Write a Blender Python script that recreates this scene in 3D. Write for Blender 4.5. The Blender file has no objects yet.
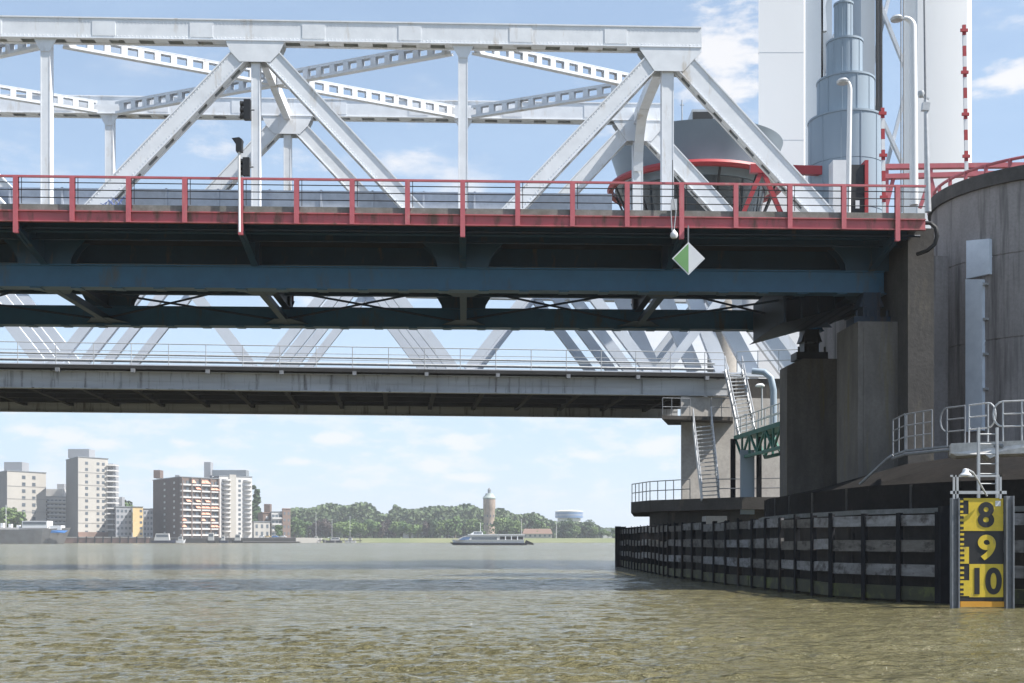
import bpy, bmesh, math, random
import numpy as np
from mathutils import Vector, Matrix, Quaternion
R = math.radians
random.seed(7)
scene = bpy.context.scene
# ------------------------------------------------------------------ camera
FPX, HOR, CAMZ = 1200.0, 540.0, 2.0
cam_d = bpy.data.cameras.new("camera"); cam = bpy.data.objects.new("camera", cam_d)
scene.collection.objects.link(cam); scene.camera = cam
cam.location = (0, 0, CAMZ); cam.rotation_euler = (R(90), 0, 0)
cam_d.sensor_width = 36; cam_d.lens = FPX / 1024 * 36
cam_d.shift_y = (HOR - 341.5) / 1024
cam_d.clip_start = 0.5; cam_d.clip_end = 20000
# ------------------------------------------------------------------ world + sun
SUN_EL, SUN_AZ = 52.0, 103.0          # azimuth measured from +Y (view direction) towards +X (right)
w = bpy.data.worlds.new("World"); scene.world = w; w.use_nodes = True
nt = w.node_tree; N = nt.nodes; Lk = nt.links
bg = N['Background']; bg.inputs['Strength'].default_value = 0.088
sky = N.new('ShaderNodeTexSky'); sky.sky_type = 'NISHITA'; sky.sun_disc = False
sky.sun_elevation = R(SUN_EL); sky.sun_rotation = R(SUN_AZ)
sky.air_density = 1.0; sky.dust_density = .4; sky.ozone_density = 1.5
tc = N.new('ShaderNodeTexCoord')
def mth(op, a, b=None, c=None, clamp=False):
    n = N.new('ShaderNodeMath'); n.operation = op; n.use_clamp = clamp
    for i, v in enumerate((a, b, c)):
        if v is None: continue
        if isinstance(v, (int, float)): n.inputs[i].default_value = v
        else: Lk.new(v, n.inputs[i])
    return n.outputs[0]
def sstep(v, a, b):
    n = N.new('ShaderNodeMapRange'); n.interpolation_type = 'SMOOTHSTEP'
    n.inputs['From Min'].default_value = a; n.inputs['From Max'].default_value = b
    Lk.new(v, n.inputs['Value']); return n.outputs['Result']
mp = N.new('ShaderNodeMapping'); mp.inputs['Scale'].default_value = (1, 1, 2.6); mp.inputs['Location'].default_value = (3.1, 1.7, 0.4)
Lk.new(tc.outputs['Generated'], mp.inputs['Vector'])
n1 = N.new('ShaderNodeTexNoise'); n1.inputs['Scale'].default_value = 9; n1.inputs['Detail'].default_value = 9; n1.inputs['Roughness'].default_value = .58
Lk.new(mp.outputs[0], n1.inputs['Vector'])
n2 = N.new('ShaderNodeTexNoise'); n2.inputs['Scale'].default_value = 3.1; n2.inputs['Detail'].default_value = 5; n2.inputs['Roughness'].default_value = .6
Lk.new(mp.outputs[0], n2.inputs['Vector'])
veil = mth('MULTIPLY', sstep(n2.outputs['Fac'], .40, .75), .5)
puff = mth('MULTIPLY', sstep(n1.outputs['Fac'], .54, .70), sstep(n2.outputs['Fac'], .40, .60))
puff = mth('MULTIPLY', puff, .8)
n3 = N.new('ShaderNodeTexNoise'); n3.inputs['Scale'].default_value = 34; n3.inputs['Detail'].default_value = 7; n3.inputs['Roughness'].default_value = .6
Lk.new(mp.outputs[0], n3.inputs['Vector'])
# cumulus heads that stand in the sky at fixed directions
def blob(px, py, rx, rz):
    a = math.atan2((px - 512) / FPX, 1); e = math.atan2((HOR - py) / FPX, math.hypot(1, (px - 512) / FPX))
    d = (math.cos(e) * math.sin(a), math.cos(e) * math.cos(a), math.sin(e))
    s = N.new('ShaderNodeVectorMath'); s.operation = 'SUBTRACT'; Lk.new(tc.outputs['Generated'], s.inputs[0]); s.inputs[1].default_value = d
    m = N.new('ShaderNodeVectorMath'); m.operation = 'MULTIPLY'; Lk.new(s.outputs[0], m.inputs[0]); m.inputs[1].default_value = (FPX / rx, FPX / rx, FPX / rz)
    l = N.new('ShaderNodeVectorMath'); l.operation = 'LENGTH'; Lk.new(m.outputs[0], l.inputs[0])
    v = mth('SUBTRACT', 1.0, l.outputs['Value'])
    v = mth('ADD', v, mth('ADD', mth('MULTIPLY', mth('SUBTRACT', n1.outputs['Fac'], .5), 2.0), mth('MULTIPLY', mth('SUBTRACT', n3.outputs['Fac'], .5), 2.6)))
    return sstep(v, -.1, .8)
sepz = N.new('ShaderNodeSeparateXYZ'); Lk.new(tc.outputs['Generated'], sepz.inputs[0])
low = mth('MULTIPLY', sstep(mth('MULTIPLY', sepz.outputs['Z'], -1.0), -.34, 0.), .42)      # thin white summer veil, thicker towards the horizon
veil = mth('ADD', mth('MULTIPLY', veil, .42), mth('ADD', low, .36))
cl = puff
belt = mth('MULTIPLY', sstep(sepz.outputs['Z'], .012, .05), sstep(mth('MULTIPLY', sepz.outputs['Z'], -1.0), -.16, -.07))     # low belt of soft fair-weather cloud
belt = mth('MULTIPLY', belt, mth('MULTIPLY', sstep(mth('ADD', mth('MULTIPLY', n3.outputs['Fac'], .55), mth('MULTIPLY', n1.outputs['Fac'], .45)), .46, .60), .55))
cl = mth('MAXIMUM', cl, belt)
for args in [(738, 52, 60, 34), (720, 88, 46, 14), (730, 345, 130, 50), (65, 436, 26, 12), (25, 430, 24, 8), (328, 438, 26, 9), (465, 442, 44, 12), (432, 466, 22, 8),
             (180, 442, 22, 8), (180, 462, 30, 8), (650, 445, 42, 15), (300, 462, 34, 7), (1005, 80, 60, 16), (20, 400, 60, 18), (100, 446, 34, 8), (470, 478, 40, 7), (590, 455, 30, 7)]:
    cl = mth('MAXIMUM', cl, mth('MULTIPLY', blob(*args), .85 if args[1] < 100 else .72))
mx = N.new('ShaderNodeMix'); mx.data_type = 'RGBA'
vm = N.new('ShaderNodeMix'); vm.data_type = 'RGBA'; Lk.new(veil, vm.inputs['Factor']); Lk.new(sky.outputs['Color'], vm.inputs['A']); vm.inputs['B'].default_value = (3.85, 4.95, 6.3, 1)
Lk.new(cl, mx.inputs['Factor']); Lk.new(vm.outputs['Result'], mx.inputs['A']); mx.inputs['B'].default_value = (6.1, 6.0, 6.0, 1)
Lk.new(mx.outputs['Result'], bg.inputs['Color'])
sd = bpy.data.lights.new("sun", 'SUN'); sd.energy = 5.0; sd.angle = R(.53); sd.color = (1, .955, .89)
so = bpy.data.objects.new("sun", sd); scene.collection.objects.link(so)
sdir = Vector((math.cos(R(SUN_EL)) * math.sin(R(SUN_AZ)), math.cos(R(SUN_EL)) * math.cos(R(SUN_AZ)), math.sin(R(SUN_EL))))
so.rotation_euler = sdir.to_track_quat('Z', 'Y').to_euler(); so.location = (60, -20, 80)
vs = scene.view_settings; vs.view_transform = 'Standard'; vs.look = 'None'; vs.gamma = 1; vs.use_curve_mapping = False; vs.exposure = 0.95

# ------------------------------------------------------------------ helpers
def W(px, py, Y): return Vector(((px - 512) / FPX * Y, Y, CAMZ + (HOR - py) / FPX * Y))
def WX(px, Y, z): return Vector(((px - 512) / FPX * Y, Y, z))
class Frame:                                                     # a bridge's own axes: s along, t away from us, z up
    def __init__(s, Y0, deg): s.Y0 = Y0; s.c = math.cos(R(deg)); s.s = math.sin(R(deg)); s.deg = deg
    def q(self, s, t, z): return Vector((s * self.c - t * self.s, self.Y0 + s * self.s + t * self.c, z))
    def Y(self, px, t): a = (px - 512) / FPX; return (t + self.Y0 * self.c) / (self.c - a * self.s)
    def S(self, px, t=0.):
        a = (px - 512) / FPX; y = self.Y(px, t); return a * y * self.c + (y - self.Y0) * self.s
    def Z(self, px, py, t=0.): return CAMZ + (HOR - py) / FPX * self.Y(px, t)
    @property
    def U(self): return Vector((self.c, self.s, 0))
    @property
    def T(self): return Vector((-self.s, self.c, 0))
UP = Vector((0, 0, 1))
class MB:
    def __init__(s): s.v = []; s.f = []
    def add(s, vs_, fs):
        o = len(s.v); s.v += [Vector(p) for p in vs_]; s.f += [tuple(i + o for i in f) for f in fs]; return s
    def hexa(s, b, t):                                           # 4 bottom, 4 top points (ccw)
        return s.add(list(b) + list(t), [(3, 2, 1, 0), (4, 5, 6, 7), (0, 1, 5, 4), (1, 2, 6, 5), (2, 3, 7, 6), (3, 0, 4, 7)])
    def box(s, x0, x1, y0, y1, z0, z1):
        return s.hexa([(x0, y0, z0), (x1, y0, z0), (x1, y1, z0), (x0, y1, z0)], [(x0, y0, z1), (x1, y0, z1), (x1, y1, z1), (x0, y1, z1)])
    def fbox(s, F, s0, s1, t0, t1, z0, z1):
        q = F.q; return s.hexa([q(s0, t0, z0), q(s1, t0, z0), q(s1, t1, z0), q(s0, t1, z0)], [q(s0, t0, z1), q(s1, t0, z1), q(s1, t1, z1), q(s0, t1, z1)])
    def beam(s, p0, p1, wd, h, side=None):                       # wd along side, h across it
        p0 = Vector(p0); p1 = Vector(p1); a = (p1 - p0).normalized()
        if side is None: side = a.cross(UP) if abs(a.z) < .99 else Vector((1, 0, 0))
        side = Vector(side); side = (side - a * side.dot(a)).normalized(); u = side.cross(a)
        c = [side * (-wd / 2) - u * (h / 2), side * (wd / 2) - u * (h / 2), side * (wd / 2) + u * (h / 2), side * (-wd / 2) + u * (h / 2)]
        return s.add([p0 + k for k in c] + [p1 + k for k in c], [(3, 2, 1, 0), (4, 5, 6, 7), (0, 1, 5, 4), (1, 2, 6, 5), (2, 3, 7, 6), (3, 0, 4, 7)])
    def tube(s, pts, r, n=8, r1=None):
        pts = [Vector(p) for p in pts]; o = len(s.v); m = len(pts); ref = None
        for i, p in enumerate(pts):
            a = (pts[min(i + 1, m - 1)] - pts[max(i - 1, 0)]).normalized()
            if ref is None: ref = a.orthogonal().normalized()
            ref = (ref - a * ref.dot(a)).normalized(); b = a.cross(ref)
            rr = r if r1 is None else r + (r1 - r) * i / (m - 1)
            for k in range(n):
                g = 2 * math.pi * k / n; s.v.append(p + ref * math.cos(g) * rr + b * math.sin(g) * rr)
        for i in range(m - 1):
            for k in range(n): s.f.append((o + i * n + k, o + i * n + (k + 1) % n, o + (i + 1) * n + (k + 1) % n, o + (i + 1) * n + k))
        s.f.append(tuple(o + k for k in reversed(range(n)))); s.f.append(tuple(o + (m - 1) * n + k for k in range(n))); return s
    def lathe(s, c, prof, n=48, a0=0, a1=360):
        c = Vector(c); full = abs(a1 - a0 - 360) < 1e-6; m = n if full else n + 1; o = len(s.v)
        for (r, z) in prof:
            for k in range(m):
                g = R(a0 + (a1 - a0) * k / n); s.v.append(c + Vector((math.cos(g) * r, math.sin(g) * r, z)))
        for i in range(len(prof) - 1):
            for k in range(n):
                k2 = (k + 1) % m; s.f.append((o + i * m + k, o + i * m + k2, o + (i + 1) * m + k2, o + (i + 1) * m + k))
        return s
    def prism(s, pts, d):                                        # polygon pts extruded by vector d
        pts = [Vector(p) for p in pts]; d = Vector(d); n = len(pts)
        return s.add(pts + [p + d for p in pts], [tuple(reversed(range(n))), tuple(range(n, 2 * n))] + [(i, (i + 1) % n, n + (i + 1) % n, n + i) for i in range(n)])
    def build(s, name, mat, parent=None, smooth=False, base=None):
        if parent is not None: M = Matrix.Translation(parent['_w']) if '_w' in parent else Matrix(); org = Vector(parent['_w'])
        else:
            if base is None:
                xs = [v.x for v in s.v]; ys = [v.y for v in s.v]; base = Vector(((min(xs) + max(xs)) / 2, (min(ys) + max(ys)) / 2, min(v.z for v in s.v)))
            org = Vector(base)
        me = bpy.data.meshes.new(name); me.from_pydata([v - org for v in s.v], [], s.f)
        bm = bmesh.new(); bm.from_mesh(me); bmesh.ops.recalc_face_normals(bm, faces=bm.faces); bm.to_mesh(me); bm.free()
        if smooth:
            me.polygons.foreach_set('use_smooth', [True] * len(me.polygons)); me.set_sharp_from_angle(angle=R(40))
        me.materials.append(mat)
        o = bpy.data.objects.new(name, me); scene.collection.objects.link(o)
        if parent is not None: o.parent = parent
        else: o.location = org
        o['_w'] = tuple(org); return o
def thing(name, label, cat, loc, group=None, kind=None):
    o = bpy.data.objects.new(name, None); scene.collection.objects.link(o); o.location = Vector(loc); o.empty_display_size = .5
    o['_w'] = tuple(Vector(loc)); o['label'] = label; o['category'] = cat
    if group: o['group'] = group
    return o
def tag(o, label=None, cat=None, group=None, kind=None):
    if label: o['label'] = label
    if cat: o['category'] = cat
    if group: o['group'] = group
    if kind: o['kind'] = kind
    return o
def copy_tree(o, loc, label, rz=None, sc=None, group=None):
    r = o.copy(); scene.collection.objects.link(r); r.location = loc; r['label'] = label; r['_w'] = tuple(loc)
    if rz is not None: r.rotation_euler.z = rz
    if sc: r.scale = sc
    if group: r['group'] = group
    for ch in list(o.children):
        c = ch.copy(); scene.collection.objects.link(c); c.parent = r
        for g in list(ch.children):
            d = g.copy(); scene.collection.objects.link(d); d.parent = c
    return r
# ------------------------------------------------------------------ materials
def mat(name, col, rough=.55, col2=None, scale=1.2, amt=.5, stretch=(1, 1, 1), bump=0., bscale=6., metal=0., fine=None, dirt=None, dirt_scale=.7, dirt_lo=.58, dstretch=(1, 1, .25), spec=.5):
    m = bpy.data.materials.new(name); m.use_nodes = True; t = m.node_tree; n = t.nodes; l = t.links; b = n['Principled BSDF']
    b.inputs['Roughness'].default_value = rough; b.inputs['Metallic'].default_value = metal; b.inputs['Specular IOR Level'].default_value = spec
    g = n.new('ShaderNodeNewGeometry')
    def noise(sc, st, det=6, ro=.6):
        q = n.new('ShaderNodeMapping'); q.inputs['Scale'].default_value = st; l.new(g.outputs['Position'], q.inputs['Vector'])
        z = n.new('ShaderNodeTexNoise'); z.inputs['Scale'].default_value = sc; z.inputs['Detail'].default_value = det; z.inputs['Roughness'].default_value = ro
        l.new(q.outputs[0], z.inputs['Vector']); return z.outputs['Fac']
    def mr(v, a, c, lo=0., hi=1.):
        q = n.new('ShaderNodeMapRange'); q.inputs['From Min'].default_value = a; q.inputs['From Max'].default_value = c
        q.inputs['To Min'].default_value = lo; q.inputs['To Max'].default_value = hi; l.new(v, q.inputs['Value']); return q.outputs[0]
    def mix(f, A, B):
        q = n.new('ShaderNodeMix'); q.data_type = 'RGBA'; l.new(f, q.inputs['Factor'])
        for nm, X in (('A', A), ('B', B)):
            if isinstance(X, tuple): q.inputs[nm].default_value = (*X[:3], 1)
            else: l.new(X, q.inputs[nm])
        return q.outputs['Result']
    if col2 is None: col2 = tuple(c * .78 for c in col)
    c = mix(mr(noise(scale, stretch), .35, .7, 0, amt), col, col2)
    if dirt is not None: c = mix(mr(noise(dirt_scale, dstretch, 8, .65), dirt_lo, dirt_lo + .14), c, dirt)
    if fine: c = mix(mr(noise(fine, (1, 1, 1), 3), .4, .7, 0, .35), c, tuple(k * .5 for k in col))
    l.new(c, b.inputs['Base Color'])
    if bump:
        bp = n.new('ShaderNodeBump'); bp.inputs['Strength'].default_value = .6; bp.inputs['Distance'].default_value = bump
        l.new(noise(bscale, (1, 1, 1)), bp.inputs['Height']); l.new(bp.outputs[0], b.inputs['Normal'])
    return m
M = {}
M['steel'] = mat('white_steel_paint', (.74, .765, .80), .45, (.62, .645, .68), 2.0, .7, dirt=(.50, .46, .41), dirt_scale=1.6, dirt_lo=.57, bump=.004, bscale=12)
M['steel2'] = mat('far_steel_paint', (.60, .64, .70), .5, (.50, .54, .60), .6, .7, dirt=(.42, .41, .40), dirt_scale=.8, dirt_lo=.62)
M['red'] = mat('red_rail_paint', (.50, .12, .14), .5, (.40, .10, .115), 3, .8, dirt=(.44, .22, .20), dirt_scale=2.2, dirt_lo=.58)
M['redbeam'] = mat('red_edge_beam_paint', (.47, .115, .13), .6, (.36, .095, .105), 1.1, .9, dirt=(.15, .075, .055), dirt_scale=2.2, dirt_lo=.505)
M['blue'] = mat('blue_girder_paint', (.016, .100, .190), .42, (.012, .075, .145), 1.5, .7, dirt=(.05, .07, .08), dirt_scale=1.5, dirt_lo=.56)
M['shadeblue'] = mat('blue_paint_underdeck_shade', (.005, .022, .048), .55, (.006, .015, .030), 1.2, .8, dirt=(.045, .028, .02), dirt_scale=1.8, dirt_lo=.57)  # girder blue darkened, the shade under the deck is put into the colour
M['slab'] = mat('dirty_slab_concrete', (.24, .235, .22), .9, (.12, .12, .10), 2.2, .9, bump=.01, fine=14)
M['halfshadeblue'] = mat('blue_paint_half_shade', (.014, .058, .105), .5, (.012, .040, .070), 1.2, .8, dirt=(.09, .075, .06), dirt_scale=1.8, dirt_lo=.57)  # girder blue with part of the underdeck shade in its colour
M['fascia'] = mat('streaky_grey_girder', (.52, .53, .54), .6, (.36, .365, .37), .5, .9, stretch=(.4, .4, 3), dirt=(.14, .13, .125), dirt_scale=1.6, dirt_lo=.54, dstretch=(1.6, 1.6, .15))
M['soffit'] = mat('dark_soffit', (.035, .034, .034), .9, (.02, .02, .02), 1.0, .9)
M['conc'] = mat('tower_concrete', (.31, .285, .278), .92, (.19, .176, .172), .55, .9, stretch=(1, 1, .35), bump=.02, bscale=5, fine=9, dirt=(.10, .092, .09), dirt_scale=1.1, dirt_lo=.50, dstretch=(1.5, 1.5, .10))
M['conc_dk'] = mat('pier_concrete_dark', (.075, .069, .063), .92, (.045, .041, .038), 1.0, .9, bump=.02, fine=8, dirt=(.12, .105, .08), dirt_scale=1.4, dirt_lo=.57)
M['conc_lt'] = mat('far_pier_concrete', (.42, .40, .37), .9, (.30, .28, .26), .7, .9, bump=.01, fine=6)
M['bitumen'] = mat('dark_plinth', (.016, .015, .0145), .95, (.028, .025, .023), .8, .9, bump=.02, fine=5, dirt=(.05, .045, .04), dirt_scale=2.2, dirt_lo=.62, dstretch=(1, 1, 1), spec=.08)
M['coping'] = mat('coping_concrete', (.085, .078, .074), .9, (.05, .046, .044), 2, .9, fine=8)
M['plank'] = mat('weathered_fender_plank', (.25, .24, .235), .85, (.12, .112, .105), 1.0, .9, stretch=(1, 1, 5), bump=.015, bscale=8, fine=7, dirt=(.055, .048, .042), dirt_scale=2.6, dirt_lo=.49, dstretch=(1, 1, 1))
M['plank_b'] = mat('brown_fender_plank', (.17, .155, .14), .9, (.09, .08, .07), 1.3, .9, stretch=(1, 1, 5), bump=.02, bscale=8, fine=7, dirt=(.045, .04, .035), dirt_scale=2.1, dirt_lo=.50, dstretch=(1, 1, 2))
M['plank_c'] = mat('grey_fender_plank', (.30, .295, .30), .9, (.16, .15, .145), 1.6, .9, stretch=(1, 1, 4), bump=.02, bscale=9, fine=9, dirt=(.07, .06, .055), dirt_scale=1.7, dirt_lo=.51, dstretch=(1, 1, 1.5))
M['plank_wet'] = mat('wet_algae_plank', (.052, .052, .020), .7, (.02, .02, .015), 1.4, .9, bump=.015, dirt=(.10, .115, .025), dirt_scale=1.3, dirt_lo=.52, dstretch=(1, 1, 1))
M['pile'] = mat('fender_pile_steel', (.016, .017, .021), .9, (.010, .011, .013), 2, .9, bump=.01, dirt=(.05, .035, .025), dirt_scale=1.6, dirt_lo=.55, spec=.15)
M['black'] = mat('black_paint', (.015, .015, .016), .5)
M['dark'] = mat('shaded_fender_backing', (.030, .026, .023), .9, (.014, .013, .012), 1.5, 1., fine=6, dirt=(.055, .045, .035), dirt_scale=2.5, dirt_lo=.56)  # near-black brown, shade behind the planks put into the colour
M['galv'] = mat('galvanised_steel', (.50, .51, .52), .45, (.36, .37, .38), 5, .8, metal=.35)
M['galv_d'] = mat('weathered_galvanised_steel', (.26, .27, .29), .55, (.17, .18, .19), 5, .8, metal=.3)
M['white'] = mat('white_paint', (.72, .73, .74), .5, (.60, .61, .63), 1.5, .6, dirt=(.45, .42, .38), dirt_scale=1.2, dirt_lo=.63)
M['tower'] = mat('lift_tower_panels', (.80, .80, .81), .55, (.74, .745, .76), .12, .8, stretch=(1, 1, .2))
M['tower_g'] = mat('grey_tower_panels', (.36, .41, .47), .5, (.30, .35, .41), .3, .8, stretch=(1, 1, .2))
M['cyl'] = mat('blue_grey_cladding', (.27, .33, .39), .45, (.23, .29, .345), .6, .8, stretch=(1, 1, .15))
M['dish'] = mat('grey_dish_cladding', (.20, .245, .29), .4, (.17, .21, .25), .5, .8)
M['glass'] = mat('dark_window_glass', (.03, .04, .05), .12, spec=.8)
M['sred'] = mat('signal_red', (.38, .028, .035), .5, (.30, .025, .03), 3, .6)
M['yellow'] = mat('gauge_yellow', (.68, .49, .03), .5, (.52, .38, .04), 5, .8, dirt=(.25, .20, .08), dirt_scale=3.5, dirt_lo=.56)
M['orange'] = mat('gauge_orange', (.62, .30, .03), .6)
M['green'] = mat('green_paint', (.02, .15, .11), .5, (.015, .10, .075), 2, .7)
M['signgreen'] = mat('sign_green', (.17, .36, .13), .45)
M['barrier'] = mat('blue_grey_barrier', (.46, .50, .57), .55, (.38, .42, .49), .8, .8, fine=4)
M['ledge'] = mat('white_chipped_ledge', (.62, .60, .57), .8, (.34, .32, .30), 3, .9, bump=.02)
M['duct'] = mat('pale_duct_paint', (.68, .74, .82), .45, (.55, .61, .69), 2, .8, dirt=(.15, .17, .20), dirt_scale=1.9, dirt_lo=.64, dstretch=(1, 1, .7))

# ================================================================== WATER
def build_water():
    fr = np.linspace(-27, 27, 680); rest = np.linspace(27, 333, 90)[1:-1]
    ang = np.radians(np.concatenate([fr, rest])); na = len(ang)
    rad = np.concatenate([[.0], np.geomspace(9, 170, 900), np.geomspace(172, 9000, 90)]); nr = len(rad)
    A, Rr = np.meshgrid(ang, rad); X = np.sin(A) * Rr; Y = np.cos(A) * Rr; Z = np.zeros_like(X)
    rs = np.random.RandomState(4); cell = np.gradient(rad)[:, None] * np.ones_like(A)
    for i in range(70):
        lam = 10 ** rs.uniform(-.68, .12 if i % 9 else .55); th = rs.normal(1.7, .6); k = 2 * math.pi / lam
        amp = (.0050 if lam < 1.4 else .0024) * lam * rs.uniform(.6, 1.3)
        ph = rs.uniform(0, 6.28); x = X * math.cos(th) + Y * math.sin(th)
        fade = np.clip((lam / (cell + 1e-6) - 3) / 3, 0, 1)
        wv = np.sin(k * x + ph + .6 * np.sin(.13 * X + i) + .5 * np.sin(.17 * Y + 2 * i))
        Z += amp * fade * (wv + .25 * np.cos(2 * (k * x + ph)))
    Z *= .72 + .22 * np.sin(.21 * X + 1.3 * np.sin(.11 * Y)) + .2 * np.sin(.33 * Y + 1.1 * np.sin(.17 * X + 1))
    Z[rad < 9.01] = 0
    me = bpy.data.meshes.new('river')
    co = np.stack([X, Y, Z], -1).reshape(-1, 3)
    idx = np.arange(nr * na).reshape(nr, na); a = idx[:-1]; b = idx[1:]
    F_ = np.stack([a, b, np.roll(b, -1, 1), np.roll(a, -1, 1)], -1).reshape(-1, 4)
    me.vertices.add(len(co)); me.vertices.foreach_set('co', co.ravel())
    me.loops.add(F_.size); me.loops.foreach_set('vertex_index', F_.ravel().astype(np.int32))
    me.polygons.add(len(F_)); me.polygons.foreach_set('loop_start', np.arange(0, F_.size, 4).astype(np.int32)); me.polygons.foreach_set('loop_total', np.full(len(F_), 4, np.int32))
    me.polygons.foreach_set('use_smooth', np.ones(len(F_), bool)); me.update(); me.validate()
    m = bpy.data.materials.new('river_water'); m.use_nodes = True; t = m.node_tree; n = t.nodes; l = t.links; p = n['Principled BSDF']
    p.inputs['Roughness'].default_value = .07; p.inputs['IOR'].default_value = 1.48
    g = n.new('ShaderNodeNewGeometry')
    ln_ = n.new('ShaderNodeVectorMath'); ln_.operation = 'LENGTH'; l.new(g.outputs['Position'], ln_.inputs[0])     # ripples too small for the mesh out on the open river
    rg_ = n.new('ShaderNodeMapRange'); rg_.inputs['From Min'].default_value = 25; rg_.inputs['From Max'].default_value = 230; rg_.inputs['To Min'].default_value = .06; rg_.inputs['To Max'].default_value = .20
    l.new(ln_.outputs['Value'], rg_.inputs['Value']); l.new(rg_.outputs[0], p.inputs['Roughness'])
    mp_ = n.new('ShaderNodeMapping'); mp_.inputs['Scale'].default_value = (.5, 1, 1); l.new(g.outputs['Position'], mp_.inputs['Vector'])
    nz = n.new('ShaderNodeTexNoise'); nz.inputs['Scale'].default_value = .12; nz.inputs['Detail'].default_value = 5; l.new(mp_.outputs[0], nz.inputs['Vector'])
    mixc = n.new('ShaderNodeMix'); mixc.data_type = 'RGBA'; l.new(nz.outputs['Fac'], mixc.inputs['Factor'])
    mixc.inputs['A'].default_value = (.112, .099, .042, 1); mixc.inputs['B'].default_value = (.150, .133, .066, 1); l.new(mixc.outputs['Result'], p.inputs['Base Color'])
    hs = []
    for sc, dist in ((.6, 1.1), (2.0, .42), (6, .15), (15, .06), (34, .02)):
        q = n.new('ShaderNodeTexNoise'); q.inputs['Scale'].default_value = sc; q.inputs['Detail'].default_value = 4; q.inputs['Roughness'].default_value = .6; l.new(mp_.outputs[0], q.inputs['Vector']); hs.append((q, dist))
    prev = None
    for q, dist in hs:
        bp = n.new('ShaderNodeBump'); bp.inputs['Distance'].default_value = dist; bp.inputs['Strength'].default_value = 1.0; l.new(q.outputs['Fac'], bp.inputs['Height'])
        if prev: l.new(prev.outputs[0], bp.inputs['Normal'])
        prev = bp
    l.new(prev.outputs[0], p.inputs['Normal']); me.materials.append(m)
    o = bpy.data.objects.new('river', me); scene.collection.objects.link(o); tag(o, 'choppy brown river water under the bridges', kind='structure')
    o['_w'] = (0, 0, 0)
build_water()

# ================================================================== NEAR ROAD BRIDGE
F = Frame(48.0, 2.147); TR = 8.4; TS = -3.2
U, T = F.U, F.T
SP = (F.S(667) - F.S(47)) / 3; S0 = F.S(47)
def node(k): return S0 + SP * k
ZT0, ZT1 = 21.68, 22.52          # top chord
ZB0, ZB1 = 11.93, 12.82          # bottom chord
LEFT = node(-3)
bridge = thing('road_bridge', 'near road bridge with white steel trusses, red railing and shaded blue underdeck', 'bridge', F.q(0, 0, 12))
RT = node(3) + (F.S(700) - F.S(667))
def girder(mb, p0, p1, h, wd, side, pitch=1.05, th=.03, lip=.05, topdir=1, fill=.5, rivets=False):
    """built-up member: two web plates, a cover plate on top, batten plates below"""
    p0 = Vector(p0); p1 = Vector(p1); a = (p1 - p0).normalized(); side = Vector(side).normalized(); u = side.cross(a) * topdir
    if u.z < 0: u = -u
    for sg in (-1, 1): mb.beam(p0 + side * sg * (wd / 2), p1 + side * sg * (wd / 2), th, h, side)
    mb.beam(p0 + u * (h / 2), p1 + u * (h / 2), wd + 2 * lip, .05, side)
    for sg in (-1, 1): mb.beam(p0 - u * (h / 2 + .01) + side * sg * (wd / 2 - .02), p1 - u * (h / 2 + .01) + side * sg * (wd / 2 - .02), .16, .03, side)
    L = (p1 - p0).length; k = .1
    while rivets and k < L - .05:                               # rivet rows along both edges of the web we see
        for uu in (h / 2 - .07, -h / 2 + .09, h / 2 - .17) if h > .7 else (h / 2 - .07, -h / 2 + .09):
            c_ = p0 + a * k + u * uu - side * (wd / 2 + th / 2); e1, e2 = a * .026, u * .026; mb.add([c_ - e1, c_ + e2, c_ + e1, c_ - e2, c_ - side * .022], [(0, 1, 4), (1, 2, 4), (2, 3, 4), (3, 0, 4)])
        k += .15
    k = 0.
    while k < L:
        mb.beam(p0 + a * k - u * (h / 2 - .02), p0 + a * min(L, k + pitch * fill) - u * (h / 2 - .02), wd - .06, .03, side); k += pitch
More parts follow.
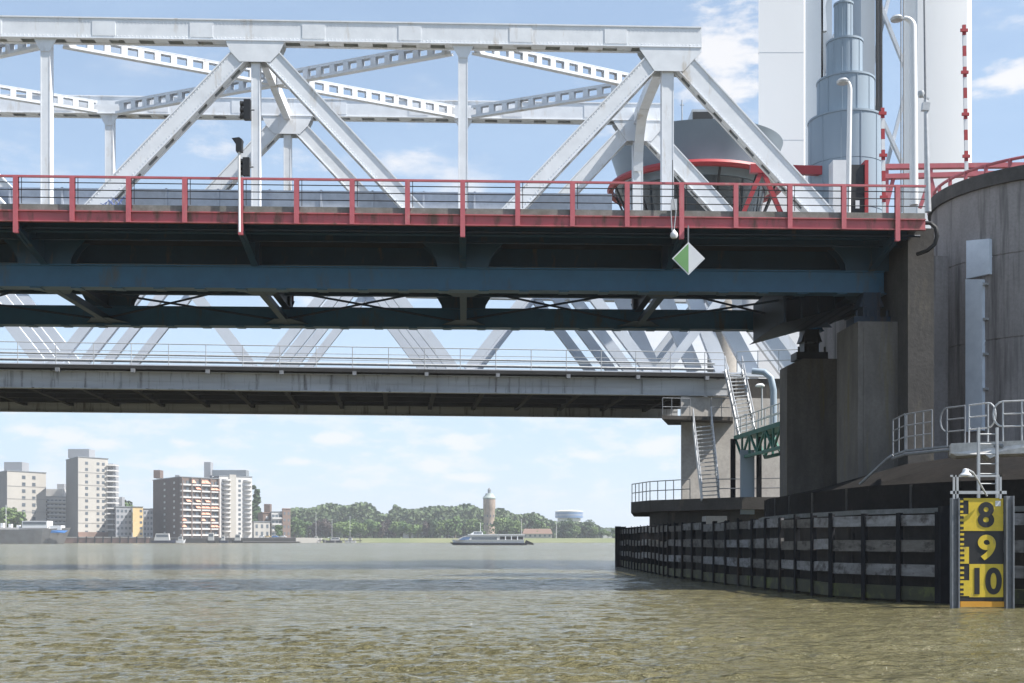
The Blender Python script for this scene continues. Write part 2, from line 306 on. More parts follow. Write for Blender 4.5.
for ti, t in enumerate((0., TR)):
    mb = MB(); girder(mb, F.q(LEFT, t, (ZT0 + ZT1) / 2), F.q(RT, t, (ZT0 + ZT1) / 2), ZT1 - ZT0 - .05, .56, T, 1.15, rivets=t == 0)
    mb.beam(F.q(RT, t, ZT0 - .0), F.q(RT, t, ZT1 - .06), .58, .03, T)
    for kk in range(-3, 4):
        for dd in (-2.1, 2.3):
            if node(kk) + dd + .5 < RT: mb.fbox(F, node(kk) + dd - .45, node(kk) + dd + .45, t - .312, t + .312, ZT0 + .12, ZT1 - .16)
    mb.build('top_chord', M['steel'], bridge)
    # bottom chord: box with flanges
    mb = MB(); e = node(4) + .55
    mb.fbox(F, LEFT, e, t - .24, t + .24, ZB0 + .05, ZB1 - .05); mb.fbox(F, LEFT, e, t - .33, t + .33, ZB1 - .05, ZB1); mb.fbox(F, LEFT, e, t - .33, t + .33, ZB0, ZB0 + .05)
    k = LEFT
    while k < e: mb.fbox(F, k, k + .4, t - .27, t + .27, ZB0 - .04, ZB0); k += 1.6
    mb.build('bottom_chord', M['blue'], bridge)
    def node_gusset(k, top):
        c = node(k); g = MB()
        for tt in (t - .315, t + .285):
            if top:
                if k == 3: pts = [(-1.15, ZT0 + .02), (-1.15, ZT0 - .08), (-.55, ZT0 - .95), (.62, ZT0 - .95), (1.05, ZT0 - .45), (RT - c, ZT0 - .2), (RT - c, ZT0 + .02)]
                else: pts = [(-1.15, ZT0 + .02), (-1.1, ZT0 - .15), (-.95, ZT0 - .45), (-.6, ZT0 - .82), (.6, ZT0 - .82), (.95, ZT0 - .45), (1.1, ZT0 - .15), (1.15, ZT0 + .02)]
            else: pts = [(-1.0, ZB1 - .02), (-1.05, ZB1 + .25), (-1.25, ZB1 + .6), (-1.6, ZB1 + .95), (1.6, ZB1 + .95), (1.25, ZB1 + .6), (1.05, ZB1 + .25), (1.0, ZB1 - .02)]
            g.prism([F.q(c + a, tt, b) for a, b in pts], T * .03)
        g.build('gusset_plate', M['steel'] if top else M['halfshadeblue'], bridge)
    for k in (-3, -1, 1, 3): node_gusset(k, True)
    for k in (-2, 0, 2, 4): node_gusset(k, False)
    # diagonals and verticals
    zt, zb = ZT0 - .25, ZB1 + .22
    for k in (-3, -1, 1, 3):
        for d in (-1, 1):
            if k == -3 and d == -1: continue
            a = F.q(node(k) + d * .35, t, zt); b = F.q(node(k + d), t, zb); v = (b - a).normalized(); f_ = (a.z - 14.2) / (a.z - b.z); b0 = b; b = a.lerp(b0, f_)
            MB().beam(b, b0, .5, .6, T).build('diagonal_foot', M['shadeblue'], bridge)
            mb = MB(); girder(mb, a + v * .3, b, .62 if not (k == 3 and d == 1) else .78, .50, T, .95, rivets=t == 0)
            mb.build('end_post' if (k == 3 and d == 1) else 'diagonal', M['steel'], bridge)
    for k in range(-3, 4):
        wd = .34 if k % 2 == 0 else (.30 if k < 3 else .44)
        c = node(k); mb = MB(); z1 = ZT0 - (0 if k % 2 == 0 else .8)
        for sg in (-1, 1): mb.fbox(F, c + sg * wd / 2 - .02, c + sg * wd / 2 + .02, t - .2, t + .2, 14.2, z1)
        mb.fbox(F, c - wd / 2 + .02, c + wd / 2 - .02, t - .19, t - .165, 14.2, z1)
        mb.fbox(F, c - wd / 2 + .02, c + wd / 2 - .02, t + .165, t + .19, 14.2, z1)
        if k % 2 == 0: mb.prism([F.q(c - wd / 2, t - .22, z1 - .5), F.q(c + wd / 2, t - .22, z1 - .5), F.q(c + .45, t - .22, z1 + .01), F.q(c - .45, t - .22, z1 + .01)], T * .03)
        mb.build('vertical_post', M['steel'], bridge)
        MB().fbox(F, c - wd / 2, c + wd / 2, t - .19, t + .19, ZB1, 14.19).build('post_foot', M['shadeblue'], bridge)
# perforated top laterals
def ladder(p0, p1, h=.52, wd=.26, pitch=.66):
    mb = MB(); p0 = Vector(p0); p1 = Vector(p1); a = (p1 - p0).normalized(); side = a.cross(UP).normalized(); L = (p1 - p0).length
    for z in (-h / 2, h / 2): mb.beam(p0 + UP * z, p1 + UP * z, wd, .03, side)
    for sg in (-1, 1):
        o = side * sg * (wd / 2 - .015)
        for z in (-h / 2 + .05, h / 2 - .05): mb.beam(p0 + UP * z + o, p1 + UP * z + o, .016, .1, side)
        k = .25
        while k < L - .3:
            mb.beam(p0 + a * k + o, p0 + a * (k + .24) + o, .016, h - .16, side); k += pitch
    mb.build('lateral_brace', M['steel'], bridge)
zl = ZT0 + .22
def inset(p, q_, d): v = (q_ - p).normalized(); return p + v * d, q_ - v * d
for k in (-2, 0):
    a, b = F.q(node(k), .3, zl), F.q(node(k + 2), TR - .3, zl); a, b = inset(a, b, .5); ladder(a, b)
    a, b = F.q(node(k), TR - .3, zl - .05), F.q(node(k + 2), .3, zl - .05); a, b = inset(a, b, .5); ladder(a, b)
mid = F.q(node(3) - .2, TR / 2, zl)
for t in (.3, TR - .3): a, b = inset(F.q(node(2), t, zl), mid, .45); ladder(a, b)
# portal and sway frames
for k in (-3, -1, 1, 3):
    c = node(k); wd = .30 if k < 3 else .44
    mb = MB(); mb.fbox(F, c - wd / 2, c + wd / 2, .3, TR - .3, ZT0 - .15, ZT0 + .35)
    for sg, t in (((-1, TR - .25),) if k == 3 else ()):     # curved knees running down into the verticals
        pts = []
        for i in range(9):
            g = R(90 * i / 8); pts.append((t + sg * (2.0 * (1 - math.sin(g))), ZT0 - 2.3 + 2.15 * (1 - math.cos(g)) if False else ZT0 - .15 - 2.2 * (1 - math.cos(g))))
        inner = [F.q(c, a, b) for a, b in pts]; 
        for i in range(8):
            mb.beam(inner[i], inner[i + 1], wd, .05, U)
            p, q_ = inner[i], inner[i + 1]
            z0 = ZT0 - .1; ta, tb = pts[i][0], pts[i + 1][0]
            mb.add([F.q(c, ta, pts[i][1]), F.q(c, tb, pts[i + 1][1]), F.q(c, tb, z0), F.q(c, ta, z0)], [(0, 1, 2, 3)])
    mb.build('portal_strut', M['steel'], bridge)
# deck
DE = F.S(925, TS)
MB().fbox(F, LEFT, DE, TS - .0, TR + 1.3, 14.125, 14.36).build('deck_slab', M['slab'], bridge)
for t in (TS, TR + 1.3):
    mb = MB(); mb.fbox(F, LEFT, DE, t - .03, t + .03, 13.72, 14.10); mb.fbox(F, LEFT, DE, t - .1, t + .05, 13.70, 13.74); mb.fbox(F, LEFT, DE, t - .1, t + .05, 14.08, 14.12)
    mb.build('edge_beam', M['redbeam'], bridge)
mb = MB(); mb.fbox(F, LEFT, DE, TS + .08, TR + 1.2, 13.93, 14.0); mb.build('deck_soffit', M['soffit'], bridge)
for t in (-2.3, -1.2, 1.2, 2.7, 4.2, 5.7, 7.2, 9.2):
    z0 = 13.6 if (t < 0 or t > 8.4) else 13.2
    mb = MB(); mb.fbox(F, LEFT, DE - .3, t - .02, t + .02, z0, 13.93); mb.fbox(F, LEFT, DE - .3, t - .12, t + .12, z0 - .03, z0); mb.build('stringer', M['halfshadeblue'], bridge)
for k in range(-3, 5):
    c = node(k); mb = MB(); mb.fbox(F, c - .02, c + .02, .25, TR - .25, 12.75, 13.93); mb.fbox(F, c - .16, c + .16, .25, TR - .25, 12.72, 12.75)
    mb.build('floor_beam', M['shadeblue'], bridge)
    mb = MB(); mb.fbox(F, c - .14, c + .14, .25, TR - .25, ZB0 + .08, ZB0 + .13); mb.fbox(F, c - .02, c + .02, .25, TR - .25, ZB0 + .13, ZB0 + .45)
    for t0, t1 in ((.3, 1.6), (TR - .3, TR - 1.6)):
        mb.prism([F.q(c - 1.0, t0, ZB0 + .1), F.q(c + 1.0, t0, ZB0 + .1), F.q(c + .35, t1, ZB0 + .1), F.q(c - .35, t1, ZB0 + .1)], UP * .03)
    mb.build('cross_strut', M['halfshadeblue'], bridge)
    for t0, t1 in ((TS, -.3), (TR + 1.3, TR + .3)):                # cantilever brackets
        sg = 1 if t0 < t1 else -1; mb = MB()
        pts = [(t0 - sg * .04, 13.9), (t0 - sg * .04, 13.42), (t0 + sg * .25, 13.25), (t1, ZB1 + .02), (t1, 13.9)]
        mb.prism([F.q(c - .012, a, b) for a, b in pts], U * .024)
        mb.beam(F.q(c, t0 - sg * .02, 13.40), F.q(c, t1, ZB1 - .02), .26, .03, U)
        mb.build('bracket', M['halfshadeblue'], bridge)
for k in range(-3, 4):
    for a, b in ((.3, TR - .3), (TR - .3, .3)):
        mb = MB(); off = 0 if a < b else .12; p, q_ = F.q(node(k), a, ZB0 + .22 + off), F.q(node(k + 1), b, ZB0 + .22 + off)
        mb.beam(p, q_, .13, .02, (q_ - p).cross(UP)); mb.beam(p, q_, .02, .09, (q_ - p).cross(UP)); mb.build('bottom_lateral', M['shadeblue'], bridge)
# railings front and rear
for t in (TS - .05, TR + 1.35):
    rl = MB(); rl.beam(F.q(LEFT, t, 15.36), F.q(DE, t, 15.36), .12, .07, T)
    rail = rl.build('railing', M['red'], bridge)
    r2 = MB()
    for z in (15.15, 14.88, 14.60): r2.tube([F.q(LEFT, t + .02, z), F.q(DE, t + .02, z)], .018, 6)
    r2.build('wire', M['black'], rail)
    i = 0; s_ = node(-3)
    while s_ < DE - .2:
        long_ = i % 4 == 0
        mb = MB(); zz = 13.28 if long_ else 13.70; zt_ = 15.33
        mb.fbox(F, s_ - .09, s_ + .09, t - .075, t - .06, zz, zt_); mb.fbox(F, s_ - .015, s_ + .015, t - .06, t + .05, zz, zt_); mb.fbox(F, s_ - .09, s_ + .09, t + .05, t + .065, zz if t < 0 else 14.2, zt_)
        mb.build('post', M['red'], rail); i += 1; s_ += SP / 4
    s_ = node(-3) + .14
    while s_ < DE: MB().tube([F.q(s_ + .05, t + .02, 14.38), F.q(s_ + .05, t + .02, 15.33)], .014, 5).build('stanchion', M['black'], rail); s_ += SP / 4
mb = MB(); g1 = F.S(612, .9)
mb.fbox(F, LEFT, g1, .9, .98, 14.75, 16.15)
s_ = LEFT
while s_ < g1: mb.fbox(F, s_, s_ + .08, .84, 1.02, 14.36, 16.17); s_ += 2.07
mb.build('guard_panel', M['barrier'], bridge)
MB().fbox(F, LEFT, DE, -.9, -.78, 14.36, 14.52).build('kerb', M['white'], bridge)
# pipes and electrical conduit under the footway
mb = MB(); mb.tube([F.q(LEFT, -2.7, 13.62), F.q(DE, -2.7, 13.62)], .05, 8); mb.tube([F.q(LEFT, -1.7, 13.45), F.q(DE, -1.7, 13.45)], .035, 8); mb.build('conduit', M['shadeblue'], bridge)
# graffiti squiggle on the diagonal
gk = F.S(112, -.3); mb = MB(); pts = []
for i in range(46): g = i / 45; pts.append(F.q(gk - .45 + .9 * g + .12 * math.sin(i * 1.1), -.31, 15.05 + .30 * g + .16 * math.cos(i * .9)))
mb.tube(pts, .014, 4); tagp = mb.build('graffiti', mat('graffiti_blue', (.12, .18, .42), .6), bridge)

# ================================================================== PIER
fl = [Vector((8.15, 90.6, 0)), Vector((8.55, 65, 0)), Vector((8.75, 61.0, 0)), Vector((10.1, 50, 0)), Vector((11.08, 41.4, 0)), Vector((13.3, 37.4, 0)), Vector((17.6, 34.4, 0)), Vector((24, 33.6, 0))]
def plan(pts, z): return [Vector((p[0], p[1], z)) for p in pts]
pier = thing('bridge_pier', 'dark weathered concrete bridge pier base with sloping top behind the timber fender', 'pier', (18, 48, 0))
outer = [(12.4, 59), (12.0, 56), (11.9, 50), (12.7, 43), (14.7, 39.3), (18, 36.6), (26, 35.7), (38, 40), (38, 59)]
inner = [(13.6, 58), (13.5, 55), (13.6, 51), (14.8, 45), (16.2, 41.5), (18.6, 39.3), (26, 38.2), (36, 42), (36, 58)]
mb = MB(); mb.prism(plan(outer, -2), UP * 5.93); mb.build('plinth', M['bitumen'], pier)
MB().prism([p + (p - Vector((24, 50, 2.9))).normalized() * .3 for p in plan(outer, 2.9)], UP * .17).build('ledge', M['slab'], pier)
for i in range(5):
    a, b = plan(outer, 0)[i], plan(outer, 0)[i + 1]; n = max(1, int((b - a).length / 2.4)); c_ = Vector((24, 50, 0))
    for k in range(n): p = a.lerp(b, (k + .5) / n); MB().beam(p + (p - c_).normalized() * .02 + UP * 3.07, p + (p - c_).normalized() * .02 + UP * 3.9, .09, .07, (b - a)).build('rib', M['conc_dk'], pier)
mb = MB(); a = plan(outer, 3.93); b = [Vector((p[0], p[1], zz)) for p, zz in zip(inner, (4.1, 4.15, 4.3, 4.85, 4.98, 4.98, 4.98, 4.6, 4.1))]
sh = [p + (Vector((22, 50, 3.93)) - p).normalized() * .15 for p in a]; n_ = len(a)
cc_ = Vector((24, 52, 4.6)); mb.add(sh + b + [cc_], [(i, (i + 1) % n_, n_ + (i + 1) % n_, n_ + i) for i in range(n_)] + [(n_ + i, n_ + (i + 1) % n_, 2 * n_) for i in range(n_)]); mb.build('sloping_top', M['bitumen'], pier)
def column(s0, s1, t0, t1, z0, z1, mt, cham=0.):
    mb = MB(); zc = z1 - cham
    if cham: mb.prism([F.q(s0, t0, z0), F.q(s1, t0, z0), F.q(s1, t0, z1), F.q(s0 + .75, t0, z1), F.q(s0, t0, zc)], T * (t1 - t0))
    else: mb.fbox(F, s0, s1, t0, t1, z0, z1)
    mb.fbox(F, s0 + .22, s0 + .32, t0 - .03, t0, z0, z1 - .25)
    mb.fbox(F, s0 + (s1 - s0) * .62, s0 + (s1 - s0) * .62 + .07, t0 - .025, t0, z0, z1 - .9)
    return mb.build('bearing_column', mt, pier)
MC = mat('stained_column_concrete', (.18, .163, .145), .92, (.09, .082, .073), 1.1, .9, stretch=(1, 1, .3), bump=.02, fine=8, dirt=(.17, .14, .07), dirt_scale=1.3, dirt_lo=.56, dstretch=(1.6, 1.6, .12))
column(F.S(858, -1.3), F.S(915, -1.3), -1.3, 1.4, 3.5, 10.6, MC)
column(F.S(787, TR - .7), F.S(845, TR - .7), TR - .7, TR + .6, 3.5, 10.5, MC, .35)
# abutment wall under the deck end
MB().fbox(F, F.S(896, 1.6), F.S(1010, 1.6), 1.6, 12.5, 3.5, 13.9).build('abutment_wall', M['conc'], pier)
MB().fbox(F, F.S(908, -2.4), F.S(934, -2.4), -2.4, 1.59, 3.5, 14.0).build('wing_wall', M['conc_dk'], pier)  # darker concrete paints this face as if out of the sun
# bearings
for t, pxc, z0 in ((0, 872, 10.6), (TR, 812, 10.5)):
    s_ = node(4); mb = MB()
    mb.fbox(F, s_ - .75, s_ + .75, t - .5, t + .5, z0, z0 + .35); mb.fbox(F, s_ - .35, s_ + .35, t - .4, t + .4, z0 + .35, z0 + .75)
    mb.prism([F.q(s_ - .5, t - .4, 11.35), F.q(s_ + .5, t - .4, 11.35), F.q(s_ + .3, t - .4, ZB0), F.q(s_ - .3, t - .4, ZB0)], T * .8)
    for sg in (-1, 1): mb.fbox(F, s_ + sg * .3 - .05, s_ + sg * .3 + .05, t - .46, t + .46, z0 + .75, ZB0)
    for q_ in (-.62, -.2, .2, .62): mb.tube([F.q(s_ + q_, t - .42, z0 + .35), F.q(s_ + q_, t - .42, z0 + .6)], .05, 6)
    mb.build('bearing', M['shadeblue'] if t == 0 else M['black'], pier)
# ribbed haunch under the end of the deck
mb = MB()
for i in range(7): 
    s_ = F.S(770 + i * 16, 4.5); z = 11.2 + i * .18
    mb.fbox(F, s_, s_ + .1, 2.2, 7.6, z, 13.0)
mb.add([F.q(F.S(765, 4.5), 2.2, 11.1), F.q(F.S(880, 4.5), 2.2, 12.5), F.q(F.S(880, 4.5), 7.6, 12.5), F.q(F.S(765, 4.5), 7.6, 11.1)], [(0, 1, 2, 3)])
mb.build('ribbed_haunch', M['shadeblue'], bridge)
# round tower
d_, RT_ = 56.2, 4.9; ca = R(24.25); TC = Vector((d_ * math.sin(ca), d_ * math.cos(ca), 0))
tower = thing('round_tower', 'big round stained concrete tower with dark coping at the bridge end', 'tower', (TC.x, TC.y, 4.6))
ZC = 16.75
mb = MB(); mb.lathe(TC, [(RT_, 3.5), (RT_, 10.0), (RT_ - .03, 10.01), (RT_ - .03, 10.06), (RT_, 10.07), (RT_, 13.35), (RT_ - .03, 13.36), (RT_ - .03, 13.40), (RT_, 13.41), (RT_, ZC - .55)], 96); mb.build('drum_wall', M['conc'], tower, True)
mb = MB(); mb.lathe(TC, [(RT_ - .01, ZC - .55), (RT_ + .14, ZC - .55), (RT_ + .14, ZC), (RT_ - .5, ZC), (0.01, ZC)], 96); mb.build('coping', M['coping'], tower, True)
mb = MB(); pts = [TC + Vector((math.cos(g) * (RT_ - .1), math.sin(g) * (RT_ - .1), ZC + .38)) for g in [R(a) for a in range(150, 341, 5)]]; mb.tube(pts, .065, 8)
rr_ = mb.build('ring_rail', M['sred'] if False else M['red'], tower, True)
mb = MB()
for a in range(155, 340, 12):
    v = Vector((math.cos(R(a)), math.sin(R(a)), 0)); mb.beam(TC + v * (RT_ - .1) + UP * ZC, TC + v * (RT_ - .1) + UP * (ZC + .42), .12, .12)
mb.build('rail_support', M['red'], rr_)
# wall duct
ax = Vector((math.sin(R(21.3)), math.cos(R(21.3)), 0))
def on_drum(px, z, off=0.):
    a = math.atan((px - 512) / FPX); dr = Vector((math.sin(a), math.cos(a), 0)); b = dr.dot(TC); c = TC.length_squared - (RT_ + off) ** 2
    return dr * (b - math.sqrt(max(0, b * b - c))) + UP * z
def zat(px, py, off=0.): p = on_drum(px, 0, off); return CAMZ + (HOR - py) / FPX * p.y
duct = thing('wall_duct', 'tall pale blue-grey metal duct fixed to the round concrete tower', 'duct', on_drum(977, zat(977, 400)))
def ductbox(pa, pb, ya, yb, dep, ys=0):
    mb = MB(); A = on_drum(pa, 0, .06); B = on_drum(pb, 0, .06); n = ((A + B) / 2 - TC).normalized(); n.z = 0
    z1a = CAMZ + (HOR - ya + ys) / FPX * A.y; z1b = CAMZ + (HOR - ya) / FPX * B.y; z0 = CAMZ + (HOR - yb) / FPX * A.y
    A0, B0 = A - n * .12, B - n * .12; A1, B1 = A + n * dep, B + n * dep
    mb.hexa([A0 + UP * z0, B0 + UP * z0, B1 + UP * z0, A1 + UP * z0], [A0 + UP * z1a, B0 + UP * z1b, B1 + UP * z1b, A1 + UP * z1a]); return mb
ductbox(968, 991, 239, 279, .12, -2).build('head_box', M['duct'], duct)
ductbox(967, 984, 279.5, 432, .10).build('shaft', M['duct'], duct)
for py in (283, 318, 353, 388): ductbox(984.4, 988, py, py + 2.5, .1).build('clip', M['galv'], duct)
# drain pipe at the left of the tower
mb = MB(); s_ = F.S(918, TS); pts = [F.q(s_ + .25, TS + .2, 14.05), F.q(s_ + .5, TS + .05, 14.0), F.q(s_ + .68, TS, 13.82), F.q(s_ + .74, TS, 13.5), F.q(s_ + .66, TS + .05, 13.2), F.q(s_ + .45, TS + .2, 13.0), F.q(s_ + .2, TS + .6, 12.95)]
mb.tube(pts, .08, 8); tag(mb.build('hose_bend', M['black'], smooth=True), 'thick black hose bend where the red railing meets the round tower', 'hose')

# ------------------------------------------------------------------ fender
fender = thing('timber_fender', 'long timber fender with dark steel piles and grey horizontal planks around the pier', 'fender', (11, 41, 0))
def off_in(p, q_): v = (q_ - p).normalized(); return Vector((-v.y, v.x, 0)) * (1 if True else -1)
ztop = 2.88
for i in range(len(fl) - 1):
    p, q_ = fl[i], fl[i + 1]; v = (q_ - p).normalized(); nn = Vector((v.y, -v.x, 0)); 
    if nn.x > 0 and i < 4: nn = -nn
    if i >= 4 and nn.y > 0: nn = -nn                              # nn points to the water
    for j, (z0, z1) in enumerate(((2.45, 2.80), (1.62, 2.00), (.85, 1.22), (.08, .52))):
        mb = MB(); L = (q_ - p).length; k = 0.
        if i < 4:                                                # many short boards
            st = 3.5
            while k < L - .01:
                e = min(L, k + st); dz = random.uniform(-.05, .05); bz = (z0 + z1) / 2 + dz; mb = MB()
                mb.beam(p + v * (k + .02) + UP * bz + nn * random.uniform(0, .03), p + v * (e - .02) + UP * (bz + random.uniform(-.03, .03)) + nn * random.uniform(0, .03), .12, z1 - z0 + random.uniform(-.06, .02), nn)
                mb.build('plank', random.choice((M['plank'], M['plank_b'], M['plank_c'])) if j < 3 else M['plank_wet'], fender); mb = MB(); k = e
        else: mb.beam(p + UP * (z0 + z1) / 2, q_ + UP * (z0 + z1) / 2, .14, z1 - z0, nn)
        if mb.v: mb.build('plank', (random.choice((M['plank'], M['plank_b'], M['plank_c'])) if j else random.choice((M['plank_b'], M['plank_c']))) if j < 3 else M['plank_wet'], fender)
    mb = MB(); mb.beam(p - nn * .8 + UP * .95, q_ - nn * .8 + UP * .95, .2, 3.3, nn); mb.build('shade_backing', M['dark'], fender)  # added dark sheet standing for the shaded pier base behind the planks
mb_c = MB(); pos = 0.; tot = []
def along(pts, step, i0, i1):
    out = []
    for i in range(i0, i1):
        p, q_ = pts[i], pts[i + 1]; L = (q_ - p).length; n = max(1, round(L / step)); v = (q_ - p) / n; nn = Vector((v.y, -v.x, 0)).normalized()
        if i < 4 and nn.x > 0: nn = -nn
        if i >= 4 and nn.y > 0: nn = -nn
        for k in range(n): out.append((p + v * k, nn))
    return out
for p, nn in along(fl, 1.75, 0, 5) + along(fl, 2.2, 5, 7):
    wd = .17 if p.y < 60 else .15; v = Vector((nn.y, -nn.x, 0)); c = p + nn * .13
    mb = MB(); mb.beam(c + UP * -1.5, c + UP * (ztop + random.uniform(-.04, .1)), wd, .03, v); mb.beam(c - nn * .1 - UP * 1.5, c - nn * .1 + UP * ztop, .03, .2, v)
    mb.build('pile', M['pile'], fender)
mb = MB(); c = fl[0]; mb.box(c.x - .35, c.x + .35, c.y - .6, c.y + .3, -1.5, 3.0); mb.build('corner_pile', M['pile'], fender)
mb = MB(); c = WX(943, 37.3, 0); mb.box(c.x - .16, c.x + .16, c.y - .25, c.y, -1.5, 3.05); mb.build('corner_pile', M['pile'], fender)

# ------------------------------------------------------------------ gauge board
GY = 35.2; gx0, gx1 = WX(960, GY, 0).x, WX(1003.5, GY, 0).x
def gz(py): return CAMZ + (HOR - py) / FPX * GY
gauge = thing('water_level_gauge', 'black and yellow water level gauge board with numbers 8, 9 and 10', 'gauge board', ((gx0 + gx1) / 2, GY, 0))
MB().box(gx0, gx1, GY, GY + .06, gz(601), gz(498)).build('board', M['black'], gauge)
def gpx(zx): return WX(860 + zx / 2.627, GY, 0).x
def gpz(zy): return gz(360 + zy / 2.627)
def plate(x0, x1, y0, y1, m, d=.008, nm='field'): return MB().box(gpx(x0), gpx(x1), GY - d, GY, gpz(y1), gpz(y0)).build(nm, m, gauge)
plate(285, 376, 363, 449, M['yellow']); plate(287, 376, 536, 623, M['yellow'])
plate(272, 285, 363, 369, M['yellow']); 
def tick(x0, x1, y0, y1, m, d=.012): MB().box(gpx(x0), gpx(x1), GY - d, GY, gpz(y1), gpz(y0)).build('scale_mark', M['yellow' if m == 'y' else 'black'], gauge)
# yellow strip with black teeth / black strip with yellow teeth, half a metre each
tick(263, 285.5, 405, 449, 'y', .010)
for y in (368, 382, 396): tick(263, 271, y, y + 6, 'y')
for y in (410, 424, 438): tick(263, 272, y, y + 7, 'k', .014)
tick(263, 286, 491, 535, 'y', .010)
for y in (455, 468, 481): tick(263, 273, y, y + 6, 'y')
for y in (497, 510, 523): tick(263, 274, y, y + 6, 'k', .014)
for y in (543, 556, 569): tick(263, 273, y, y + 6, 'y')
tick(263, 287.5, 579, 620, 'y', .010)
for y in (586, 600, 612): tick(263, 272, y, y + 6, 'k', .014)
def text_mesh(body, x0, x1, z0, z1, y, m, name, parent, bold=.03):
    c = bpy.data.curves.new('t', 'FONT'); c.body = body; c.size = 1; c.offset = bold; c.extrude = .004; c.resolution_u = 8
    o = bpy.data.objects.new('t', c); scene.collection.objects.link(o); dg = bpy.context.evaluated_depsgraph_get(); me = bpy.data.meshes.new_from_object(o.evaluated_get(dg))
    bpy.data.objects.remove(o); xs = [v.co.x for v in me.vertices]; ys = [v.co.y for v in me.vertices]; ax_, bx_ = min(xs), max(xs); ay, by = min(ys), max(ys)
    org = Vector(parent['_w'])
    for v in me.vertices:
        X = x0 + (v.co.x - ax_) / (bx_ - ax_) * (x1 - x0); Z = z0 + (v.co.y - ay) / (by - ay) * (z1 - z0); v.co = Vector((X, y - .004 + (-v.co.z), Z)) - org
    me.name = name; me.materials.clear(); me.materials.append(m); ob = bpy.data.objects.new(name, me); scene.collection.objects.link(ob); ob.parent = parent; ob['_w'] = tuple(org); return ob
text_mesh('8', gpx(309), gpx(352), gpz(440), gpz(373), GY - .012, M['black'], 'numeral', gauge)
text_mesh('9', gpx(309), gpx(356), gpz(526), gpz(459), GY - .012, M['yellow'], 'numeral', gauge)
text_mesh('10', gpx(300), gpx(372), gpz(616), gpz(545), GY - .012, M['black'], 'numeral', gauge)
MB().box(gpx(355), gpx(369), GY - .016, GY, gpz(384), gpz(370)).build('sticker', M['white'], gauge)
MB().box(gx0, gx1, GY - .05, GY + .05, gz(607), gz(601.5)).build('foot_strip', M['orange'], gauge)
for pa, pb, zt_ in ((950.5, 958, 498), (1004.5, 1012.5, 496)):
    a, b = WX(pa, GY, 0).x, WX(pb, GY, 0).x; mb = MB()
    mb.box(a, b, GY + .02, GY + .05, -.8, gz(zt_)); mb.box(a, a + .03, GY - .14, GY + .02, -.8, gz(zt_)); mb.box(b - .03, b, GY - .14, GY + .02, -.8, gz(zt_)); mb.build('side_post', M['galv_d'], gauge)
mb = MB(); mb.box(WX(950, GY, 0).x, WX(1006, GY, 0).x, GY - .05, GY - .01, gz(494), gz(491)); mb.box(WX(950, GY, 0).x, WX(1001, GY, 0).x, GY - .05, GY - .01, gz(477), gz(475))
for px in (953.5, 957, 1000): mb.box(WX(px, GY, 0).x - .03, WX(px, GY, 0).x + .03, GY - .05, GY - .01, gz(499), gz(475))
mb.build('top_frame', M['galv'], gauge)
lamp = thing('gauge_lamp', 'small white lamp on a bent arm above the yellow and black gauge board', 'lamp', (WX(988, GY, 0).x, GY, gz(496)))
MB().tube([W(987, 496, GY - .1), W(979, 482, GY - .35), W(973, 472.5, GY - .55), W(968, 469.5, GY - .6), W(964, 472, GY - .6)], .028, 8).build('arm', M['galv'], lamp, True)
mb = MB(); c = W(965.5, 474, GY - .6); mb.lathe(c, [(.02, .16), (.07, .14), (.09, .05), (.17, -.02), (.16, -.06), (.01, -.09)], 20); mb.build('lamp_shade', M['white'], lamp, True)

# ------------------------------------------------------------------ walkway by the tower
wp = [W(893, 0, 42.5), W(905, 0, 40.5), W(940, 0, 38.9), W(968, 0, 37.9), W(1002, 0, 36.8), W(1060, 0, 36.2)]
wz = 5.05
walk = thing('pier_walkway', 'steel walkway with grey railings curving round the pier foot', 'walkway', (15.5, 38.5, wz))
mb = MB(); wpts = [Vector((p.x, p.y, 0)) for p in wp]
bk = [p + Vector((.55, 1.3, 0)) for p in wpts]
for i in range(3):
    mb.hexa([wpts[i] + UP * (wz - .07), wpts[i + 1] + UP * (wz - .07), bk[i + 1] + UP * (wz - .07), bk[i] + UP * (wz - .07)], [wpts[i] + UP * wz, wpts[i + 1] + UP * wz, bk[i + 1] + UP * wz, bk[i] + UP * wz])
mb.build('deck', M['galv_d'], walk)
mb = MB(); mb.tube([p + UP * (wz - .16) - Vector((.02, .08, 0)) for p in wpts[:5]], .06, 8); mb.build('pipe', M['galv_d'], walk)
def rail_run(a, b, nposts, m, hoop=True, h=1.2, nm='railing', parent=None):
    mb = MB(); r = .025
    for hh in (h, h * .68, h * .36): mb.tube([a + UP * (wz + hh), b + UP * (wz + hh)], r if hh == h else .022, 6)
    for k in range(nposts):
        p = a + (b - a) * (k / (nposts - 1)); mb.tube([p + UP * (wz - .05), p + UP * (wz + h)], r, 6)
    if hoop:
        v = (b - a).normalized()
        for p, sg in ((b, 1),):
            pts = []
            for i in range(9): g = R(-90 + 180 * i / 8); pts.append(p + v * sg * (.28 * math.cos(g)) + UP * (wz + h * .68 + h * .32 * math.sin(g)))
            mb.tube(pts, .028, 6)
    mb.build(nm, m, parent or walk)
rail_run(wpts[0], wpts[1], 3, M['galv_d'], False); rail_run(wpts[1] + Vector((.05, 0, 0)), WX(932, 39.2, 0), 4, M['galv_d'], False)
rail_run(WX(965, 37.95, 0), WX(947, 38.6, 0), 2, M['galv_d'])
a = WX(969, 37.8, 0); b = WX(988, 37.2, 0); rail_run(a, b, 2, M['galv'], True)
a = WX(1003, 36.8, 0); b = WX(1060, 36.2, 0); rail_run(b, a, 4, M['galv'], True)
